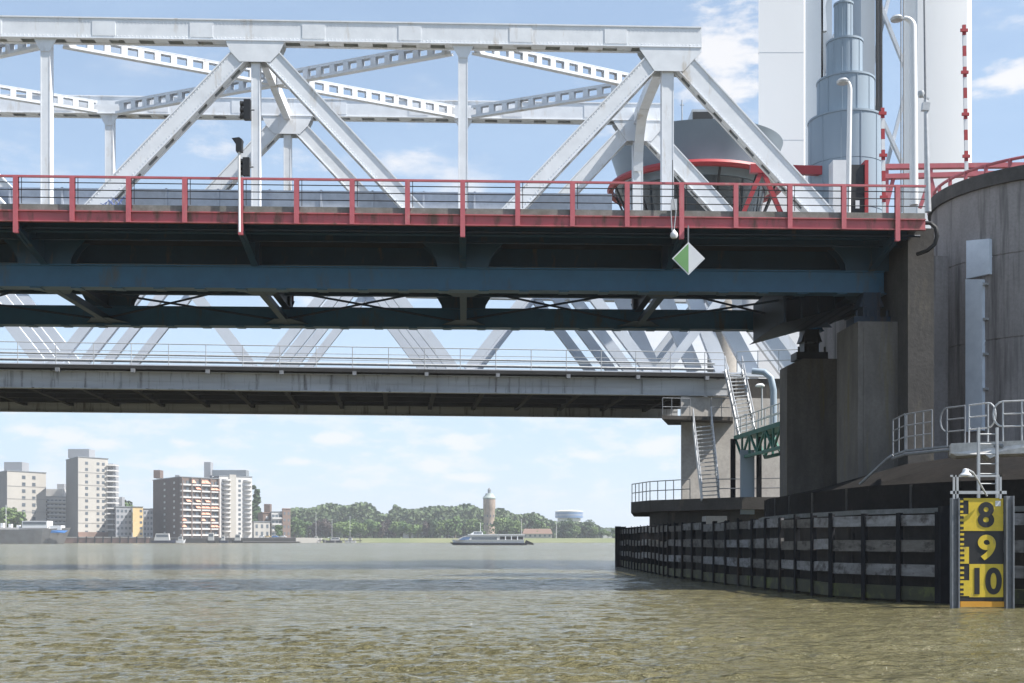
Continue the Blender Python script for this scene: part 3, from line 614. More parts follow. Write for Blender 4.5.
led = MB(); led.prism([WX(951, 37.6, wz - .33), WX(957, 37.5, wz - .42), WX(985, 36.9, wz - .42), WX(990, 36.8, wz - .55), WX(1000, 36.7, wz - .42), WX(1070, 35.8, wz - .42), WX(1070, 35.8, wz - .02), WX(951, 37.6, wz - .02)], Vector((.5, 1.6, 0)))
tag(led.build('concrete_ledge', M['ledge']), 'white chipped concrete landing ledge above the gauge board', 'ledge')
lad = thing('landing_ladder', 'grey steel ladder between the white ledge and the fender top behind the gauge', 'ladder', WX(988, 36.3, 2.9))
for px in (978.5, 997):
    MB().beam(WX(px, 36.3, 2.9), WX(px, 36.3, 5.4), .07, .09, Vector((1, 0, 0))).build('ladder_rail', M['galv'], lad)
for i in range(9):
    z = 3.1 + i * .3
    if z < 5.4: MB().tube([WX(978.5, 36.3, z), WX(997, 36.3, z)], .02, 6).build('rung', M['galv'], lad)
# slanted pipe on the plinth
tag(MB().tube([W(860, 484, 42.5), W(888, 458, 41.3), W(893, 455, 41.2)], .05, 8).build('drain_pipe', M['galv_d'], smooth=True), 'slanting grey drain pipe on the sloping pier top left of the walkway', 'pipe')

# ================================================================== THINGS ON THE BRIDGE
mk = thing('diamond_mark', 'green and white diamond navigation sign hanging below the red railing', 'sign', F.q(F.S(688, -3.4), -3.4, 12.0))
sy = F.Y(688, -3.45); c = W(688.5, 258.5, sy); r = 16.5 / FPX * sy
def dia(k, m, nm, dy, half=None):
    P = {'l': c + Vector((-r * k, 0, 0)), 'r': c + Vector((r * k, 0, 0)), 't': c + UP * r * k, 'b': c - UP * r * k}
    pts = [P['l'], P['b'], P['r'], P['t']] if half is None else ([P['l'], P['b'], P['t']] if half == 'l' else [P['b'], P['r'], P['t']])
    return MB().prism([p + Vector((0, dy, 0)) for p in pts], Vector((0, .02, 0))).build(nm, m, mk)
dia(1.0, M['white'], 'border', 0); dia(.9, M['signgreen'], 'green_half', -.006, 'l'); dia(.9, M['white'], 'white_half', -.006, 'r')
MB().beam(c + UP * r * .9 + Vector((0, .06, 0)), Vector((c.x, c.y + .06, 13.75)), .05, .05).build('hanger', M['galv_d'], mk)
ln = thing('hanging_lantern', 'white bulb lantern hanging from a bracket on the red railing', 'lantern', F.q(F.S(674, -3.45), -3.45, 13.3))
ly = F.Y(674, -3.5)
mb = MB(); c = W(674, 235, ly); mb.lathe(c, [(.01, -.14), (.10, -.12), (.15, -.03), (.13, .07), (.05, .16), (.03, .2), (.01, .2)], 20); mb.build('globe', M['white'], ln, True)
mb = MB(); mb.tube([W(672, 231, ly), W(671, 215, ly), W(671.5, 200, ly)], .02, 6); mb.tube([W(674, 230, ly), W(676, 212, ly), W(674, 199, ly)], .02, 6); mb.build('cable', M['galv'], ln)
MB().fbox(F, F.S(671.5, -3.4), F.S(677, -3.4), -3.42, -3.3, F.Z(674, 210, -3.4), F.Z(674, 199, -3.4)).build('bracket', M['galv'], ln)
MB().tube([W(673, 200, ly + .1), W(672.5, 160, ly + .1)], .015, 5).build('stay_wire', M['black'], ln)
# signal lamps at 240..250
sg = thing('signal_post', 'thin pale signal post on the red railing carrying a black floodlight', 'signal', F.q(F.S(239, -3.4), -3.4, 13.4))
yy = F.Y(239, -3.45)
MB().tube([W(239.5, 232, yy), W(239, 152, yy)], .045, 8).build('pole', M['white'], sg)
mb = MB(); mb.beam(W(239.5, 152, yy), W(239.5, 140, yy), .22, .26, Vector((1, 0, 0))); mb.prism([W(231.5, 138, yy), W(235, 143, yy), W(241, 144, yy), W(242, 139, yy), W(239, 137, yy)], Vector((0, .3, 0))); mb.build('lamp_head', M['black'], sg)
def trafficlight(px, py, hh, label):
    y_ = F.Y(px, -.6); o = thing('traffic_light', label, 'traffic light', W(px, py + hh, y_), 'black signal heads on the bridge')
    mb = MB(); mb.beam(W(px, py + hh, y_), W(px, py - hh, y_), .26, .22, Vector((1, 0, 0))); mb.build('housing', M['black'], o)
    for k in (-.6, 0, .6):
        c = W(px - 3, py + k * hh, y_); mb = MB(); mb.tube([c, c - Vector((.16, 0, 0))], .10, 10, .12); mb.build('visor', M['black'], o)
    MB().tube([W(px + 2, py, y_), W(px + 7, py, y_)], .03, 6).build('bracket', M['galv_d'], o)
    return o
trafficlight(247.5, 110, 10, 'upper black signal head clamped to the slender truss post'); trafficlight(246.5, 167, 9, 'lower black signal head just above the railing beside the slender post')
# street lamps
def streetlamp(px, pyt, pyb, Y, lean, hw, label, r=.07):
    o = thing('street_lamp', label, 'street lamp', W(px, pyb, Y), 'lamp posts by the round tower')
    top = W(px + lean, pyt + 10, Y); k = Y / FPX
    pts = [W(px, pyb, Y), W(px + lean * .5, (pyb + pyt) / 2, Y), top]
    for i in range(1, 7): g = R(90 * i / 6); pts.append(top + Vector((-k * hw * .5 * (1 - math.cos(g)), 0, k * 9 * math.sin(g))))
    MB().tube(pts, r * 1.25, 10, r * .6).build('pole', M['white'], o, True)
    e = pts[-1]; mb = MB(); mb.lathe(e + Vector((-k * hw * .4, 0, -.02)), [(.01, .12), (.18, .10), (.27, 0), (.24, -.09), (.01, -.13)], 16); mb.build('lamp_head', M['galv'], o, True); return o
streetlamp(848, 80, 215, 51, 2, 8, 'short pale street lamp in front of the stepped blue-grey tower', .09)
streetlamp(914, 17, 205, 50, -1, 18, 'thick white street lamp with curved top left of the round tower', .14)
ms = thing('camera_mast', 'tall thin grey mast carrying a small camera beside the round tower', 'mast', W(928, 200, 47.5))
MB().tube([W(928, 212, 47.5), W(925.5, 100, 47.5)], .13, 10, .07).build('lower_pole', M['galv'], ms, True)
MB().tube([W(925.5, 100, 47.5), W(923.5, -60, 47.5)], .05, 8, .035).build('upper_pole', M['galv_d'], ms, True)
mb = MB(); mb.lathe(W(921, 94, 47.5), [(.01, .14), (.12, .1), (.14, 0), (.1, -.12), (.01, -.16)], 14); mb.beam(W(921, 96, 47.5), W(929, 99, 47.5), .06, .06); mb.beam(W(925, 111, 47.5), W(926, 103, 47.5), .28, .2, Vector((1, 0, 0))); mb.build('camera', M['galv'], ms, True)
def boom(px, pyt, pyb, Y, label, lean=0):
    o = thing('barrier_boom', label, 'barrier', W(px, pyb, Y), 'raised red and white barrier booms'); n = max(4, int((pyb - pyt) / 10.5)); st = (pyb - pyt) / n; 
    for i in range(n):
        y0 = pyb - st * i; xa = px + lean * i / n; xb = px + lean * (i + 1) / n; MB().beam(W(xa, y0, Y), W(xb, y0 - st, Y), .15, .10, Vector((1, 0, 0))).build('red_stripe' if i % 2 else 'white_stripe', M['sred' if i % 2 else 'white'], o)
    for i in range(1, n, 4):
        y0 = pyb - st * (i + .5); c = W(px + lean * (i + .5) / n, y0, Y - .08); MB().beam(c - Vector((.17, 0, 0)), c + Vector((.17, 0, 0)), .08, .14).build('lamp', M['sred'], o)
    return o
boom(966.5, 25, 172, 56, 'taller raised red and white barrier boom behind the round tower', -2.5); boom(884, 108, 213, 54, 'shorter raised red and white barrier boom beside the stepped tower', -1.5)

# ================================================================== CONTROL BUILDINGS AND LIFT TOWERS
DY = 90.; dc = WX(695, DY, 0); k = DY / FPX
dish = thing('control_tower', 'round dark grey control room with red rim on a stalk behind the truss', 'building', (dc.x, dc.y, 3))
zr = CAMZ + (HOR - 149) * k; Rd = 86 * k
mb = MB(); mb.lathe(dc, [(.01, zr), (Rd - .2, zr + .05), (Rd, zr), (Rd * .975, zr - .4), (Rd * .82, zr - 3.5), (.01, zr - 3.5)], 80); mb.build('bowl', M['dish'], dish, True)
zq = CAMZ + (HOR - 189) * k
mb = MB(); mb.lathe(dc, [(Rd * 1.0, zq - .22), (Rd * 1.02, zq), (Rd * 1.0, zq + .22), (Rd * .95, zq + .2), (Rd * .95, zq - .2), (Rd, zq - .22)], 80); mb.build('rim', M['sred'], dish, True)
mb = MB(); mb.lathe(dc, [(Rd * .93, zq), (Rd * .62, zq + .3)], 60); mb.build('rim_soffit', M['white'], dish, True)
mb = MB(); mb.lathe(dc, [(Rd * .70, zq - 3.6), (Rd * .80, zr - 3.52)], 60); mb.build('window_band', M['glass'], dish, True)
mb = MB()
for i in range(36):
    g = R(10 * i + 3); v = Vector((math.cos(g), math.sin(g), 0)); mb.beam(dc + v * (Rd * .705) + UP * (zq - 3.6), dc + v * (Rd * .785) + UP * (zr - 3.52), .06, .06)
mb.build('mullion', M['sred'] if False else M['black'], dish)
mb = MB(); mb.lathe(dc, [(.01, zq - 4.2), (Rd * .74, zq - 4.2), (Rd * .74, zq - 3.6), (.01, zq - 3.6)], 60); mb.build('floor', M['dish'], dish, True)
for i in range(12):
    g = R(30 * i + 8); v = Vector((math.cos(g), math.sin(g), 0)); MB().beam(dc + v * (Rd * .72) + UP * (zq - 3.4), dc + v * (Rd * .95) + UP * zq, .14, .14).build('rim_brace', M['black'], dish)
sc_ = WX(722, DY + .5, 0); MB().lathe(sc_, [(1.1, 3), (1.1, zq - 4.2)], 24).build('stalk', M['conc_lt'], dish, True)
MB().box(*(WX(690, 88, 0).x, WX(716, 88, 0).x), 87, 89.5, zr, zr + 1.9).build('rooftop_unit', M['galv'], dish)
MB().box(*(WX(693, 86.9, 0).x, WX(713, 86.9, 0).x), 86.93, 87, zr + 1.1, zr + 1.7).build('louvre', M['black'], dish)
mb = MB(); mb.tube([W(682, 130, 88), W(682, 100, 88)], .05, 6); mb.tube([W(680, 105, 88), W(684, 105, 88)], .04, 6); mb.build('antenna', M['galv'], dish)
# red A-frame
af = thing('red_trestle', 'red steel A-frame between the end post and the railing', 'trestle', W(762, 214, 62))
for px in (742, 782): MB().beam(W(px, 216, 62), W(762, 170, 62), .22, .22).build('leg', M['sred'], af)
MB().beam(W(750, 169, 62), W(824, 171, 62), .3, .45).build('top_beam', M['sred'], af)
cb = thing('glass_kiosk', 'pale low glazed kiosk behind the railing under the red beam', 'building', WX(778, 66, 14))
MB().box(WX(742, 66, 0).x, WX(808, 66, 0).x, 66, 69, 14, 19.6).build('wall', M['tower'], cb)
for i in range(3):
    MB().box(WX(745 + i * 21, 66, 0).x, WX(762 + i * 21, 66, 0).x, 65.96, 66, 18.2, 19.4).build('window', mat('pale_glass', (.35, .42, .46), .2) if i == 0 else bpy.data.materials['pale_glass'], cb)
# stepped tower
SY = 63.; scx = WX(845.5, SY, 0); k = SY / FPX
st = thing('stepped_tower', 'blue-grey cylindrical tower stepping inward in four tiers', 'tower', (scx.x, scx.y, 4))
tiers = [(36.3, 121, 4.0), (27.8, 81.5, None), (17.5, 42.5, None), (9, 4, None)]; zprev = 4.
for i, (rp, yt, _) in enumerate(tiers):
    off = (0, 0, -1, -2)[i]; zt_ = CAMZ + (HOR - yt) * k; r_ = rp * k; c = WX(845.5 + off, SY, 0)
    mb = MB(); prof = [(r_, zprev)]; z = zprev
    while z + 2.6 < zt_: z += 2.5; prof += [(r_, z), (r_ - .03, z + .01), (r_ - .03, z + .04), (r_, z + .05)]
    prof += [(r_, zt_ - .1), (r_ + .04, zt_ - .1), (r_ + .04, zt_), (.01, zt_)]; mb.lathe(c, prof, 48)
    for a in range(0, 360, 30): v = Vector((math.cos(R(a + 8)), math.sin(R(a + 8)), 0)); mb.beam(c + v * r_ + UP * zprev, c + v * r_ + UP * (zt_ - .1), .03, .05)
    mb.build('tier', M['cyl'], st, True); zprev = zt_
mb = MB(); mb.lathe(WX(843.5, SY, zprev), [(.3, 0), (.34, .05), (.15, .3), (.12, .9), (.2, 1.0), (.03, 1.2), (.03, 3)], 16); mb.build('finial', M['galv'], st, True)
MB().box(WX(833, 60, 0).x, WX(849, 60, 0).x, 60, 60.8, 14, 21.0).build('cabinet', M['white'], st)
dr = MB().box(WX(851, 60, 0).x, WX(865, 60, 0).x, 60.1, 60.8, 14, 20.8).build('door', M['black'], st)
MB().box(WX(865, 60, 0).x, WX(868.5, 60, 0).x, 60, 60.8, 14, 21).build('door_frame', M['sred'], dr)
MB().box(WX(856, 60, 0).x, WX(860, 60, 0).x, 60.06, 60.1, 18.6, 19).build('notice', M['white'], dr)
# white lift towers
lt = thing('lift_tower', 'tall plain white rectangular lift tower left of the stepped tower', 'tower', WX(780, 96, 2), 'lift bridge towers')
a, b = WX(758.5, 96, 2), WX(804, 96, 2)
mb = MB(); mb.prism([a, b, b + Vector((1.7, 5, 0)), a + Vector((1.7, 5, 0))], UP * 56)
mb.build('shaft', M['tower'], lt)
mb = MB()
for z in range(6, 58, 7): mb.box(a.x + .01, b.x - .01, 95.99, 96.3, z, z + .012)
mb.build('panel_joint', M['tower_g'], lt)
a2, b2 = WX(804, 98, 2), WX(818, 98, 2); MB().box(b.x + .02, b2.x, 97, 101, 2, 58).build('side_shaft', M['tower_g'], lt)
mb = MB(); mb.box(WX(820, 98, 0).x, WX(822.5, 98, 0).x, 97.8, 98.2, 10, 58); mb.build('guide_rail', M['black'], lt)
mb = MB()
for i in range(6):
    z = 12 + i * 8; A, B = WX(818, 98.5, z), WX(836, 98.5, z + 7.5)
    mb.beam(A, B, .45, .45); mb.beam(WX(818, 98, z + 15), WX(824, 98, z + 7.5), .4, .4)
mb.build('lattice', M['steel2'], lt)
MB().box(WX(823, 99, 0).x, WX(832, 99, 0).x, 99, 101, 10, 58).build('inner_leg', M['tower_g'], lt)
rt = thing('lift_tower', 'tall white rounded lift tower behind the red and white barrier boom', 'tower', WX(940, 104, 2), 'lift bridge towers')
a, b = WX(906, 104, 2), WX(973.5, 104, 2); wv = b.x - a.x
mb = MB(); prof = []
pl = []
for i in range(7): g = R(180 + 90 * i / 6); pl.append((a.x + .9 + .9 * math.cos(g), 104.9 + .9 * math.sin(g)))
for i in range(7): g = R(270 + 90 * i / 6); pl.append((b.x - .6 + .6 * math.cos(g), 104.6 + .6 * math.sin(g)))
pl += [(b.x + 1.75, 109), (a.x + 1.75, 109)]
mb.prism([Vector((p[0], p[1], 2)) for p in pl], UP * 56); mb.build('shaft', M['tower'], rt, True)
MB().box(a.x + .9, a.x + 1.0, 103.97, 104.2, 2, 58).build('panel_joint', M['tower_g'], rt)
MB().box(a.x, b.x, 103.98, 104.2, 20.5, 20.56).build('panel_joint', M['tower_g'], rt)
MB().box(WX(861, 102, 0).x, WX(875, 102, 0).x, 102, 105, 2, 58).build('inner_leg', M['tower_g'], rt)
for px in (877, 880.5): MB().box(WX(px, 101, 0).x, WX(px + 2, 101, 0).x, 101, 101.4, 2, 58).build('guide_rail', M['black'], rt)
for (x0, y0, x1, y1) in ((862, -40, 908, 75), (900, -50, 868, 85), (908, 82, 886, 168), (868, 88, 905, 170)):
    MB().beam(W(x0, y0, 103 + x0 * .012), W(x1, y1, 103 + x0 * .012), .42, .3).build('cross_brace', M['steel2'], rt)
for px in (901, 903.5): MB().tube([WX(px, 103, 10), WX(px, 103, 58)], .06, 5).build('cable', M['galv_d'], rt)
# red gantry beside the round tower
rg = thing('red_gantry', 'red horizontal steel gantry beams behind the round tower coping', 'gantry', W(960, 195, 58))
for y0, y1 in ((167, 166), (177, 173)): MB().beam(W(884, y0, 58), W(1060, y1 - 1, 58), .3, .22).build('beam', M['red'], rg)
for xa, xb in ((894, 886), (930, 938), (931, 920), (975, 988), (976, 960)): MB().beam(W(xa, 176, 58), W(xb, 208, 58), .16, .16).build('strut', M['red'], rg)
for px in (886, 930, 975): MB().beam(W(px, 166, 58), W(px, 215, 58), .2, .2).build('upright', M['red'], rg)
MB().box(WX(884, 60, 0).x, WX(1030, 60, 0).x, 59.5, 60, 14, 16.3).build('lower_screen', M['cyl'], rg)

# ================================================================== FAR RAILWAY BRIDGE
G = Frame(80., 5.5); GU, GT = G.U, G.T
far = thing('railway_bridge', 'farther grey railway bridge with slanted truss members seen beneath the road bridge', 'bridge', G.q(0, 0, 11.7))
GL = G.S(-330); GE = G.S(728); ZD = 13.22
for t in (0., 14.6):
    mb = MB(); mb.fbox(G, GL, GE, t, t + .04, 11.8, 12.85); mb.fbox(G, GL, GE, t - .22, t + .25, 11.74, 11.8); mb.fbox(G, GL, GE, t - .22, t + .25, 12.85, 12.9)
    mb.fbox(G, GL, GE, t - .03, t, 12.28, 12.31)
    s_ = GL
    while s_ < GE: mb.fbox(G, s_, s_ + .03, t - .12, t, 11.8, 12.85); s_ += 6.85
    mb.build('plate_girder', M['fascia'], far)
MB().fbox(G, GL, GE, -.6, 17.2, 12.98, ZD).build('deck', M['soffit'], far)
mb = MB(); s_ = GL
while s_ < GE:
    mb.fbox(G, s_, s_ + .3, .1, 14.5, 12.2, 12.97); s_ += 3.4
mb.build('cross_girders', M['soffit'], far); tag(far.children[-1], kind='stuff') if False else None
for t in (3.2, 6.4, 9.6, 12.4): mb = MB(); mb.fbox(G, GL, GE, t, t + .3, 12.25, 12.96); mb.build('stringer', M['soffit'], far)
NP = (G.S(463) - G.S(258)); n0 = G.S(258, .8)
ends = {}
for t in (1.0, 5.6, 10.0, 16.2):
    kmin = -3
    mb = MB(); nodes = [n0 + NP * kk for kk in range(-4, 4)]
    top = MB(); top.fbox(G, GL, nodes[-1] - NP * .5, t - .35, t + .35, 21.3, 22.0); top.build('top_chord', M['steel2'], far)
    bt = MB(); bt.fbox(G, GL, GE + 3, t - .3, t + .3, ZD, ZD + .25); bt.build('bottom_chord', M['steel2'], far)
    for s_ in nodes:
        for d in (-1, 1):
            if s_ == nodes[-1] and d == 1: continue
            a = G.q(s_ + d * .45, t, ZD + .2); b = G.q(s_ + d * NP / 2, t, 21.5); m_ = MB(); m_.beam(a, b, .45, .72 if d == -1 else .6, GT); m_.build('diagonal', M['steel2'], far)
# extra slanted end members near the lift tower
for pxb, pxt, t in ((695, 679, 3), (722, 707, 2), (752, 731, 2), (793, 765, 1.5), (655, 637, 8)):
    a = W(pxb, 372, G.Y(pxb, t)); b = a + (W(pxt, 333, G.Y(pxt, t)) - a) * 3.6
    MB().beam(a, b, .45, 1.0, GT).build('end_post', M['steel2'], far)
# railing
rl = MB()
for z in (14.62, 14.15, 13.75): rl.tube([G.q(GL, -.55, z), G.q(GE - .4, -.55, z)], .03 if z > 14.5 else .02, 6)
frail = rl.build('railing', M['galv'], far)
rp = MB(); s_ = GL; i = 0
while s_ < GE: 
    MB().tube([G.q(s_, -.55, ZD - .1), G.q(s_, -.55, 14.62)], .03, 6).build('post', M['galv'], frail) if G.S(-80) < s_ else rp.tube([G.q(s_, -.55, ZD - .1), G.q(s_, -.55, 14.62)], .03, 6); s_ += 2.35
pipes = MB(); pipes.tube([G.q(GL, -.3, 13.98), G.q(GE - 1, -.3, 13.9)], .06, 6); pipes.tube([G.q(GL, 0, 13.6), G.q(GE - 1, 0, 13.55)], .09, 6); pipes.build('service_pipe', M['galv'], far, True)
s_ = GL
while s_ < GE: MB().fbox(G, s_, s_ + .25, -.75, -.3, 12.75, 13.0).build('outrigger', M['galv_d'], far); s_ += 4.7
# far pier
fp = thing('far_pier', 'light grey concrete pier under the railway bridge with a projecting platform', 'pier', (WX(720, 82, 0).x, 82, 0))
MB().prism([WX(681, 80.9, 3.5), WX(806, 82.8, 3.5), WX(806, 98, 3.5), WX(681, 98, 3.5)], UP * 8.2).build('pier_wall', M['conc_lt'], fp)
MB().prism([WX(662, 78.9, 9.95), WX(733, 79.9, 9.95), WX(733, 83, 9.95), WX(668, 83, 9.95)], UP * .25).build('bearing_shelf', M['conc_dk'], fp)
plt = [WX(631, 84, 3.9), WX(650, 80, 3.9), WX(742, 74, 3.9), WX(800, 74, 3.9), WX(800, 98, 3.9), WX(634, 98, 3.9)]
MB().prism(plt, UP * .75).build('platform', M['conc_dk'], fp)
MB().prism([p + (Vector((22, 88, 3.9)) - p).normalized() * 1.5 - UP * 5 for p in plt], UP * 4.99).build('foot', M['conc_dk'], fp)
mb = MB(); mb.tube([WX(735, 81, 11), WX(735, 81, 13)], .1, 8); mb.box(WX(729, 83, 0).x, WX(800, 83, 0).x, 83.3, 84, 11.7, 13.2); mb.build('deck_end', M['conc_dk'], fp)
def rail_poly(pts, z, h, sp, m, name, label, cat='railing', parent=None, r=.035, rails=(1, .5)):
    o = parent or thing(name, label, cat, (pts[0].x, pts[0].y, z))
    mb = MB(); mp_ = MB()
    for i in range(len(pts) - 1):
        p, q_ = pts[i], pts[i + 1]
        for hh in rails: mb.tube([p + UP * h * hh, q_ + UP * h * hh], r, 6)
        n = max(1, round((q_ - p).length / sp))
        for k_ in range(n + 1): MB().tube([p + (q_ - p) * k_ / n, p + (q_ - p) * k_ / n + UP * h], r, 6).build('post' if parent is None else 'railing_post', m, o)
    mb.build('rail' if parent is None else 'railing', m, o); return o
rail_poly([WX(632, 84, 4.65), WX(650, 80.1, 4.65), WX(690, 77, 4.65)], 4.65, 1.25, .75, M['galv_d'], 'platform_railing', 'thin grey railing round the tip of the far pier platform', r=.03)
rail_poly([WX(718, 76, 4.65), WX(800, 74.3, 4.65)], 4.65, 1.2, 3, M['galv_d'], 'platform_railing', 'sparse grey railing along the far pier platform right of the lower stair', r=.03)
rail_poly([WX(662.5, 79.0, 10.2), WX(690, 79.3, 10.2)], 10.2, 1.15, .55, M['galv_d'], 'balcony_railing', 'dark cage-like railing of the balcony under the railway bridge', r=.025)
rail_poly([WX(711, 79.6, 10.2), WX(732, 79.8, 10.2)], 10.2, 1.2, .8, M['galv_d'], 'balcony_railing', 'short grey railing right of the lower stair top', r=.025)
def stair(a0, a1, b0, b1, n, label, mt):
    """a0,a1 top left/right; b0,b1 bottom left/right"""
    o = thing('steel_stair', label, 'stairs', (b0 + b1) / 2, 'steel stairs on the far pier')
    for p, q_ in ((a0, b0), (a1, b1)): MB().beam(p, q_, .07, .28, (a1 - a0)).build('stringer', mt, o)
    for i in range(1, n):
        f = i / n; p = a0.lerp(b0, f); q_ = a1.lerp(b1, f); MB().beam(p, q_, .26, .06, Vector((0, 1, 0))).build('tread', mt, o)
    for p, q_ in ((a0, b0), (a1, b1)):
        mb = MB(); mb.tube([p + UP * 1.0, q_ + UP * 1.0], .035, 6); mb.tube([p + UP * .5, q_ + UP * .5], .022, 6)
        for i in range(6): v = p.lerp(q_, i / 5); mb.tube([v, v + UP * 1.0], .028, 6)
        mb.build('handrail', mt, o)
    return o
stair(W(725, 371, 80), W(742, 371, 80.3), W(739, 436, 76.5), W(755, 432, 76.8), 17, 'upper light steel stair from the railway deck down to the green gangway', M['galv'])
stair(W(693, 424, 79.3), W(711, 422, 79.6), W(702, 500, 76), W(719, 499, 76.2), 19, 'lower light steel stair beside the pale pier wall', M['galv'])
# green gangway
gg = thing('green_gangway', 'green steel gangway with pale railings rising right from the stair foot', 'gangway', W(736, 441, 76))
A, B = W(735, 438, 76.5), W(800, 418, 66); vv = (B - A).normalized(); sd_ = vv.cross(UP).normalized()
for off in (0, -1.5):
    mb = MB(); o_ = sd_ * off
    mb.beam(A + o_, B + o_, .18, .26, sd_); mb.beam(A + vv * 1.4 - UP * 1.35 + o_, B - UP * 1.35 + o_, .18, .18, sd_)
    L = (B - A).length; n = 8
    for i in range(n):
        p = A + vv * (L * i / n) + o_; q_ = A + vv * (L * (i + 1) / n) + o_
        if i % 2: mb.beam(p - UP * 1.35, q_, .12, .12, sd_)
        else: mb.beam(p, q_ - UP * 1.35, .12, .12, sd_)
        mb.beam(q_, q_ - UP * 1.35, .11, .11, sd_)
    mb.build('side_truss', M['green'], gg)
mb = MB(); mb.beam(A - sd_ * .75, B - sd_ * .75, 1.5, .05, sd_); mb.build('walk_grating', M['green'], gg)
rail_poly([A + UP * .05, B + UP * .05], 0, 1.15, 1.1, M['galv'], '', '', parent=gg, r=.035)
rail_poly([A + UP * .05 - sd_ * 1.5, B + UP * .05 - sd_ * 1.5], 0, 1.15, 2.2, M['galv'], '', '', parent=gg, r=.03)
for px, Y_, lb in ((733, 76, 'dark steel post under the left end of the green gangway'), (759, 74.5, 'dark steel post under the middle of the green gangway')):
    tag(MB().beam(WX(px, Y_, 4.6), WX(px, Y_, 8.4), .28, .28, Vector((1, 0, 0))).build('support_post', M['pile']), lb, 'post', 'posts under the green gangway')
tag(MB().box(WX(741, 74.6, 0).x, WX(754.5, 74.6, 0).x, 74.6, 74.9, 3.6, 7.6).build('metal_panel', M['cyl']), 'blue-grey metal panel standing between the gangway posts', 'panel')
pl_ = thing('platform_lamp', 'small mushroom lamp on a thin post beside the green gangway', 'lamp', W(762, 425, 74))
MB().tube([W(762, 425, 74), W(762, 386, 74)], .05, 8).build('pole', M['galv'], pl_)
mb = MB(); mb.lathe(W(760, 386, 74), [(.01, .16), (.18, .13), (.3, .02), (.28, -.04), (.01, -.06)], 16); mb.build('lamp_shade', M['white'], pl_, True)
tag(MB().tube([W(752, 371, 79), W(764, 372, 78.8), W(771, 378, 78.6), W(773.5, 390, 78.5), W(773.5, 430, 78.5)], .22, 10).build('curved_pipe', M['cyl'], smooth=True), 'thick curved blue-grey pipe bending down beside the lamp', 'pipe')
rail_poly([WX(737, 80, 13.2), WX(800, 79, 13.2)], 13.2, 1.35, 1.6, M['galv'], 'deck_railing', 'pale railing on the railway deck right of the stair top', r=.03)
tag(MB().prism([W(706, 516, 72), W(727, 516, 72), W(727, 521, 72), W(713, 524, 72), W(706, 524, 72)], Vector((0, 1.5, 0))).build('concrete_block', M['conc_lt']), 'pale concrete block below the far platform edge', 'block')
# ================================================================== FAR BANK
M['brick'] = mat('brown_brick', (.16, .115, .095), .9, (.12, .085, .07), .3, .8)
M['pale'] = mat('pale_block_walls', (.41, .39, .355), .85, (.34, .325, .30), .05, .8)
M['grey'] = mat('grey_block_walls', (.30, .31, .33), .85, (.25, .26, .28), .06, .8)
M['ochre'] = mat('ochre_render', (.60, .44, .22), .85)
M['bwhite'] = mat('white_block_walls', (.54, .53, .51), .8, (.46, .455, .45), .06, .8)
M['roof'] = mat('slate_roof', (.20, .22, .24), .8); M['rtile'] = mat('brown_tile_roof', (.20, .13, .10), .85)
M['win'] = mat('far_window_glass', (.10, .12, .14), .25, spec=.7)
M['awn'] = mat('orange_awning', (.66, .34, .24), .8); M['joint'] = mat('floor_joint', (.30, .29, .28), .9)
M['quay'] = mat('quay_brick_wall', (.24, .15, .12), .9, (.14, .10, .08), .1, .9)
M['grass'] = mat('bank_grass', (.11, .135, .055), .9, (.18, .18, .09), .02, .9); M['pave'] = mat('quay_paving', (.30, .29, .27), .9)
M['leaf1'] = mat('foliage_mid', (.060, .115, .030), .8, (.10, .16, .045), .12, 1.); M['leaf2'] = mat('foliage_light', (.12, .18, .045), .8, (.08, .13, .035), .12, 1.)
M['leaf3'] = mat('foliage_dark', (.030, .065, .022), .8, (.055, .095, .032), .12, 1.); M['leaf4'] = mat('foliage_copper', (.060, .045, .038), .8, (.04, .032, .03), .12, 1.)
M['bark'] = mat('tree_bark', (.09, .07, .05), .9); M['wallgreen'] = mat('copper_green', (.33, .38, .36), .7)
M['navy'] = mat('navy_hull', (.02, .03, .06), .35); M['bluep'] = mat('bright_blue_paint', (.06, .20, .50), .4); M['hull'] = mat('grey_barge_hull', (.20, .20, .20), .6, (.14, .13, .12), .3, .8)
M['bg_glass'] = mat('blue_glass_band', (.12, .20, .36), .25); M['tbrick'] = mat('water_tower_brick', (.40, .31, .25), .9, (.24, .18, .15), .35, 1.)
def slab(name, x0, x1, y0, y1, z0, z1, m, label):
    o = MB().box(x0, x1, y0, y1, z0, z1).build(name, m); tag(o, label, kind='structure'); return o
slab('quay_land', -1400, WX(296, 800, 0).x, 800, 2600, -1, 3.6, M['pave'], 'paved quay behind the brick river wall')
mb = MB(); mb.add([(-160, 900, -.5), (1500, 930, -.5), (1500, 945, 3.4), (-160, 915, 3.4), (1500, 3500, 3.4), (-160, 3500, 3.4)], [(0, 1, 2, 3), (3, 2, 4, 5)]); tag(mb.build('far_bank', M['grass']), 'low grassy river bank under the far trees', kind='structure')
qw = thing('quay_wall', 'reddish brown brick quay wall with dark fender posts along the left bank', 'wall', (-300, 798, 0))
MB().box(-1400, WX(150, 800, 0).x, 798.5, 800, -1, 3.5).build('brick_face', M['quay'], qw); MB().box(-1400, WX(150, 800, 0).x, 798.3, 800, 3.5, 4.1).build('cap', M['pale'], qw)
for i in range(9): x = WX(78 + i * 8.4, 798, 0).x; MB().box(x - .3, x + .3, 797.6, 798.4, -1, 4.4).build('fender_post', M['black'], qw)
MB().box(WX(150, 800, 0).x, WX(296, 800, 0).x, 798.5, 799.9, -1, 3.3).build('grey_face', M['conc_dk'], qw)

